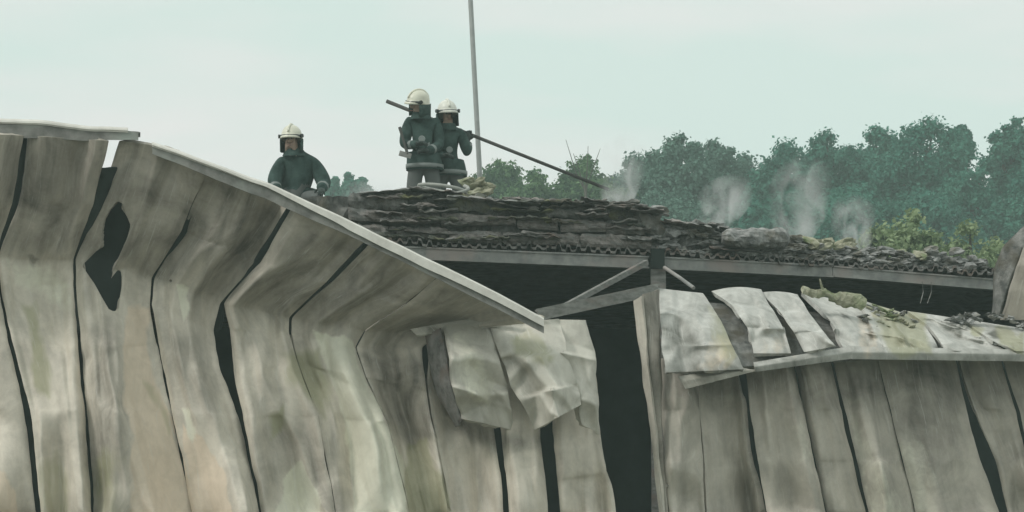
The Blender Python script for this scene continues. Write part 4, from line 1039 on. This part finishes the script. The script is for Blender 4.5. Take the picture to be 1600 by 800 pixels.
person('firefighter in white helmet with one arm raised gripping the long pole', fB, {
    'hips': ((.0, 0, .86), (.15, .12)), 'waist': ((-.01, 0, 1.03), (.16, .12)), 'chest': ((-.02, -.01, 1.24), (.18, .135)), 'neckb': ((-.015, -.02, 1.40), (.068, .068)), 'head': ((-.01, -.04, 1.535), (.078, .09)),
    'shL': ((-.18, .0, 1.35), (.085, .085)), 'elL': ((-.22, -.10, 1.05), (.072, .072)), 'wrL': ((-.04, -.26, 1.0), (.052, .052)),
    'shR': ((.15, .0, 1.34), (.085, .085)), 'elR': ((.24, -.05, 1.05), (.078, .078)), 'wrR': ((.235, .02, 1.22), (.058, .058)),
    'thL': ((-.10, .0, .78), (.11, .12)), 'knL': ((-.13, -.04, .46), (.082, .085)), 'anL': ((-.13, .03, .10), (.06, .065)), 'toeL': ((-.15, -.13, .045), (.045, .045)),
    'thR': ((.11, .0, .78), (.11, .12)), 'knR': ((.18, -.05, .46), (.082, .085)), 'anR': ((.21, .03, .10), (.06, .065)), 'toeR': ((.24, -.12, .045), (.045, .045)),
}, math.radians(14), M['helmet_w'], [('wrL', (.5, -.5, .0), (0, -.3, -1), .9), ('wrR', (0, .12, 1), (.35, 1, 0), 1.15)], tilt=(.10, -.05))
torch([o for o in COL.objects if o.name.startswith('person')][-1], fB, (.02, -.17, 1.08))
YC = 5.0; fC = feet(462, YC, ZF - .07)
person('firefighter crouching alone behind the sloping coping in a cream helmet', fC, {
    'hips': ((.04, .10, .42), (.19, .15)), 'waist': ((.03, .08, .57), (.22, .16)), 'chest': ((.02, .02, .78), (.225, .165)), 'neckb': ((-.02, -.06, .95), (.085, .085)), 'head': ((-.045, -.12, 1.075), (.078, .09)),
    'shL': ((-.17, -.02, .85), (.10, .10)), 'elL': ((-.25, -.08, .60), (.09, .09)), 'wrL': ((-.20, -.24, .46), (.06, .06)),
    'shR': ((.22, .0, .82), (.105, .105)), 'elR': ((.34, -.05, .58), (.095, .095)), 'wrR': ((.31, -.24, .48), (.06, .06)),
    'thL': ((-.10, .02, .38), (.12, .12)), 'knL': ((-.14, -.36, .10), (.085, .085)), 'anL': ((-.13, .02, .08), (.06, .06)), 'toeL': ((-.13, .14, .05), (.045, .045)),
    'thR': ((.13, .0, .40), (.12, .12)), 'knR': ((.28, -.32, .38), (.085, .085)), 'anR': ((.32, -.30, .10), (.062, .065)), 'toeR': ((.35, -.44, .045), (.045, .045)),
}, math.radians(-12), M['helmet_y'], [('wrL', (.2, -.7, -.4), (0, .3, -1), .8), ('wrR', (.1, -.8, -.2), (0, -.2, -1), .8)], tilt=(.05, .0))

# long pole: rests on one shoulder, gripped by the raised hand
wr = Vector(fB) + Vector((.235, .02, 1.22)); gp = wr + Vector((.015, .05, .10))
e0 = Vector(v3(604, 158, 6.45)); d_ = (gp - e0); e1 = e0 + d_ * (350 / 131.0)
tag(mesh_obj('pike_pole', *tube([e0, e0.lerp(e1, .5) , e1], [.024, .021, .02], 9), M['wood'], None, True), 'long dark pole carried behind the two standing figures, slanting down to the roof', 'pole')
ax0, ax1 = Vector(fA) + Vector((-.27, -.16, 1.32)), Vector(fA) + Vector((-.17, -.22, .98))
axo = thing('hand_axe', 'short dark hand axe held at the elbow of the cream helmeted firefighter', 'axe', tuple(ax1))
mesh_obj('handle', *tube([ax0, ax0.lerp(ax1, .5), ax1], [.02, .016, .02], 8), M['wood'], axo)
mesh_obj('axe_head', *join(bar(ax1 + Vector((-.10, .0, .02)), ax1 + Vector((.04, 0, -.02)), .03, .06)), M['steel'], axo)
# hose loops and pale rag heap by the feet of the pair
hb = Vector((fB[0], 3.6, ZF)); pts = []
for i in range(40):
    a = i / 39 * 4.2 * math.pi; pts.append((hb.x - .02 + .26 * math.cos(a) + .05 * i / 39, hb.y + .14 * math.sin(a), hb.z + .14 + .12 * math.sin(a * .5) + .003 * i))
tag(mesh_obj('fire_hose', *tube(pts, .02, 9), M['hose'], None, True), 'pale looped fire hose lying on the roof before the white helmeted firefighter', 'hose')
rag = thing('insulation_heap', 'pale torn insulation heap at the foot of the mast', 'debris', (v3(745, 300, 4.2)[0], 4.2, ZR))
for k in range(18):
    px = 727 + random.random() * 36; f = random.random()
    put(random.choice(LUMPS_M), 'wool_tuft', rag, v3(px, 305 - f * (34 - abs(px - 742)), 4.2 + .2 * random.random()), random.uniform(.10, .2))

# ------------------------------------------------------------------ smoke and haze
def smoke(label, px, y0, y1, w0, w1, Y, dens, seed, drift=0.0):
    a, b = np.array(v3(px, y0, Y)), np.array(v3(px + drift, y1, Y)); s = (Y - CAM[1]) / FPX
    h = b[2] - a[2]; n, m = 14, 14; V = []; F = []
    for i in range(n):
        t = i / (n - 1); c = a + (b - a) * t; rr = (w0 + (w1 - w0) * t) * s / 2 * (math.sin(math.pi * min(1, .12 + t * .9)) ** .5)
        for j in range(m):
            an = 2 * math.pi * j / m; V.append((c[0] + rr * math.cos(an), c[1] + rr * math.sin(an), c[2]))
    for i in range(n - 1):
        for j in range(m): F.append((i * m + j, i * m + (j + 1) % m, (i + 1) * m + (j + 1) % m, (i + 1) * m + j))
    F.append(tuple(range(m - 1, -1, -1))); F.append(tuple((n - 1) * m + j for j in range(m)))
    o = mesh_obj('smoke_wisp', V, F, None); tag(o, label, 'smoke', 'smoke wisps over the roof', 'stuff')
    mt = bpy.data.materials.new('smoke'); mt.use_nodes = True; t = mt.node_tree; t.nodes.clear()
    out = t.nodes.new('ShaderNodeOutputMaterial'); pv = t.nodes.new('ShaderNodeVolumePrincipled'); pv.inputs['Color'].default_value = (.96, .97, .965, 1)
    geo = t.nodes.new('ShaderNodeNewGeometry'); mpn = nd(t, 'ShaderNodeMapping'); mpn.inputs['Location'].default_value = (seed * 3.1, 0, 0); mpn.inputs['Scale'].default_value = (1, 1, .6)
    t.links.new(geo.outputs['Position'], mpn.inputs[0])
    nz_ = nd(t, 'ShaderNodeTexNoise', Scale=3.2 / max(.3, w1 * s), Detail=5.0, Distortion=1.4); t.links.new(mpn.outputs[0], nz_.inputs['Vector'])
    tcg = nd(t, 'ShaderNodeTexCoord'); sp = nd(t, 'ShaderNodeSeparateXYZ'); t.links.new(tcg.outputs['Generated'], sp.inputs[0])
    dx = mathn(t, 'SUBTRACT', sp.outputs[0], .5); dy = mathn(t, 'SUBTRACT', sp.outputs[1], .5)
    rr = mathn(t, 'SQRT', mathn(t, 'ADD', mathn(t, 'MULTIPLY', dx, dx), mathn(t, 'MULTIPLY', dy, dy)))
    fall = mathn(t, 'SUBTRACT', 1.0, mathn(t, 'MULTIPLY', rr, 2.1), clamp=True)
    zf = mathn(t, 'MULTIPLY', mathn(t, 'SUBTRACT', 1.0, sp.outputs[2], clamp=True), 1.4)
    k = mathn(t, 'MULTIPLY', mathn(t, 'MULTIPLY', fall, zf), ramp(t, nz_.outputs[0], .44, .74))
    t.links.new(mathn(t, 'MULTIPLY', k, dens / max(.3, w1 * s)), pv.inputs['Density']); t.links.new(pv.outputs[0], out.inputs['Volume'])
    o.data.materials.append(mt)
smoke('thin white smoke wisp rising where the slanting pole meets the roof', 962, 335, 205, 50, 110, 4.0, 9.3, 1, 16)
smoke('white smoke puff on the roof edge above the torn skin', 1116, 358, 270, 70, 120, 4.6, 12.8, 2, 30)
smoke('tall pale smoke wisp drifting up from the rolled mat', 1240, 385, 240, 70, 150, 4.6, 11.0, 3, 20)
smoke('faint smoke puff over the yellowish wool tufts', 1338, 392, 300, 60, 100, 5.0, 8.5, 4, -8)
smoke('low smoke bank lying on the roof left of the standing pair', 575, 322, 280, 130, 110, 4.4, 4.5, 5, 10)

def haze():
    V, F = box((0, 70, 14), (420, 330, 30.2))
    o = mesh_obj('haze', V, F, None); tag(o, kind='stuff')
    mt = bpy.data.materials.new('haze'); mt.use_nodes = True; t = mt.node_tree; t.nodes.clear()
    out = t.nodes.new('ShaderNodeOutputMaterial'); pv = t.nodes.new('ShaderNodeVolumePrincipled')
    pv.inputs['Color'].default_value = (.76, .95, .90, 1); pv.inputs['Density'].default_value = .0018
    t.links.new(pv.outputs[0], out.inputs['Volume']); o.data.materials.append(mt)
haze()
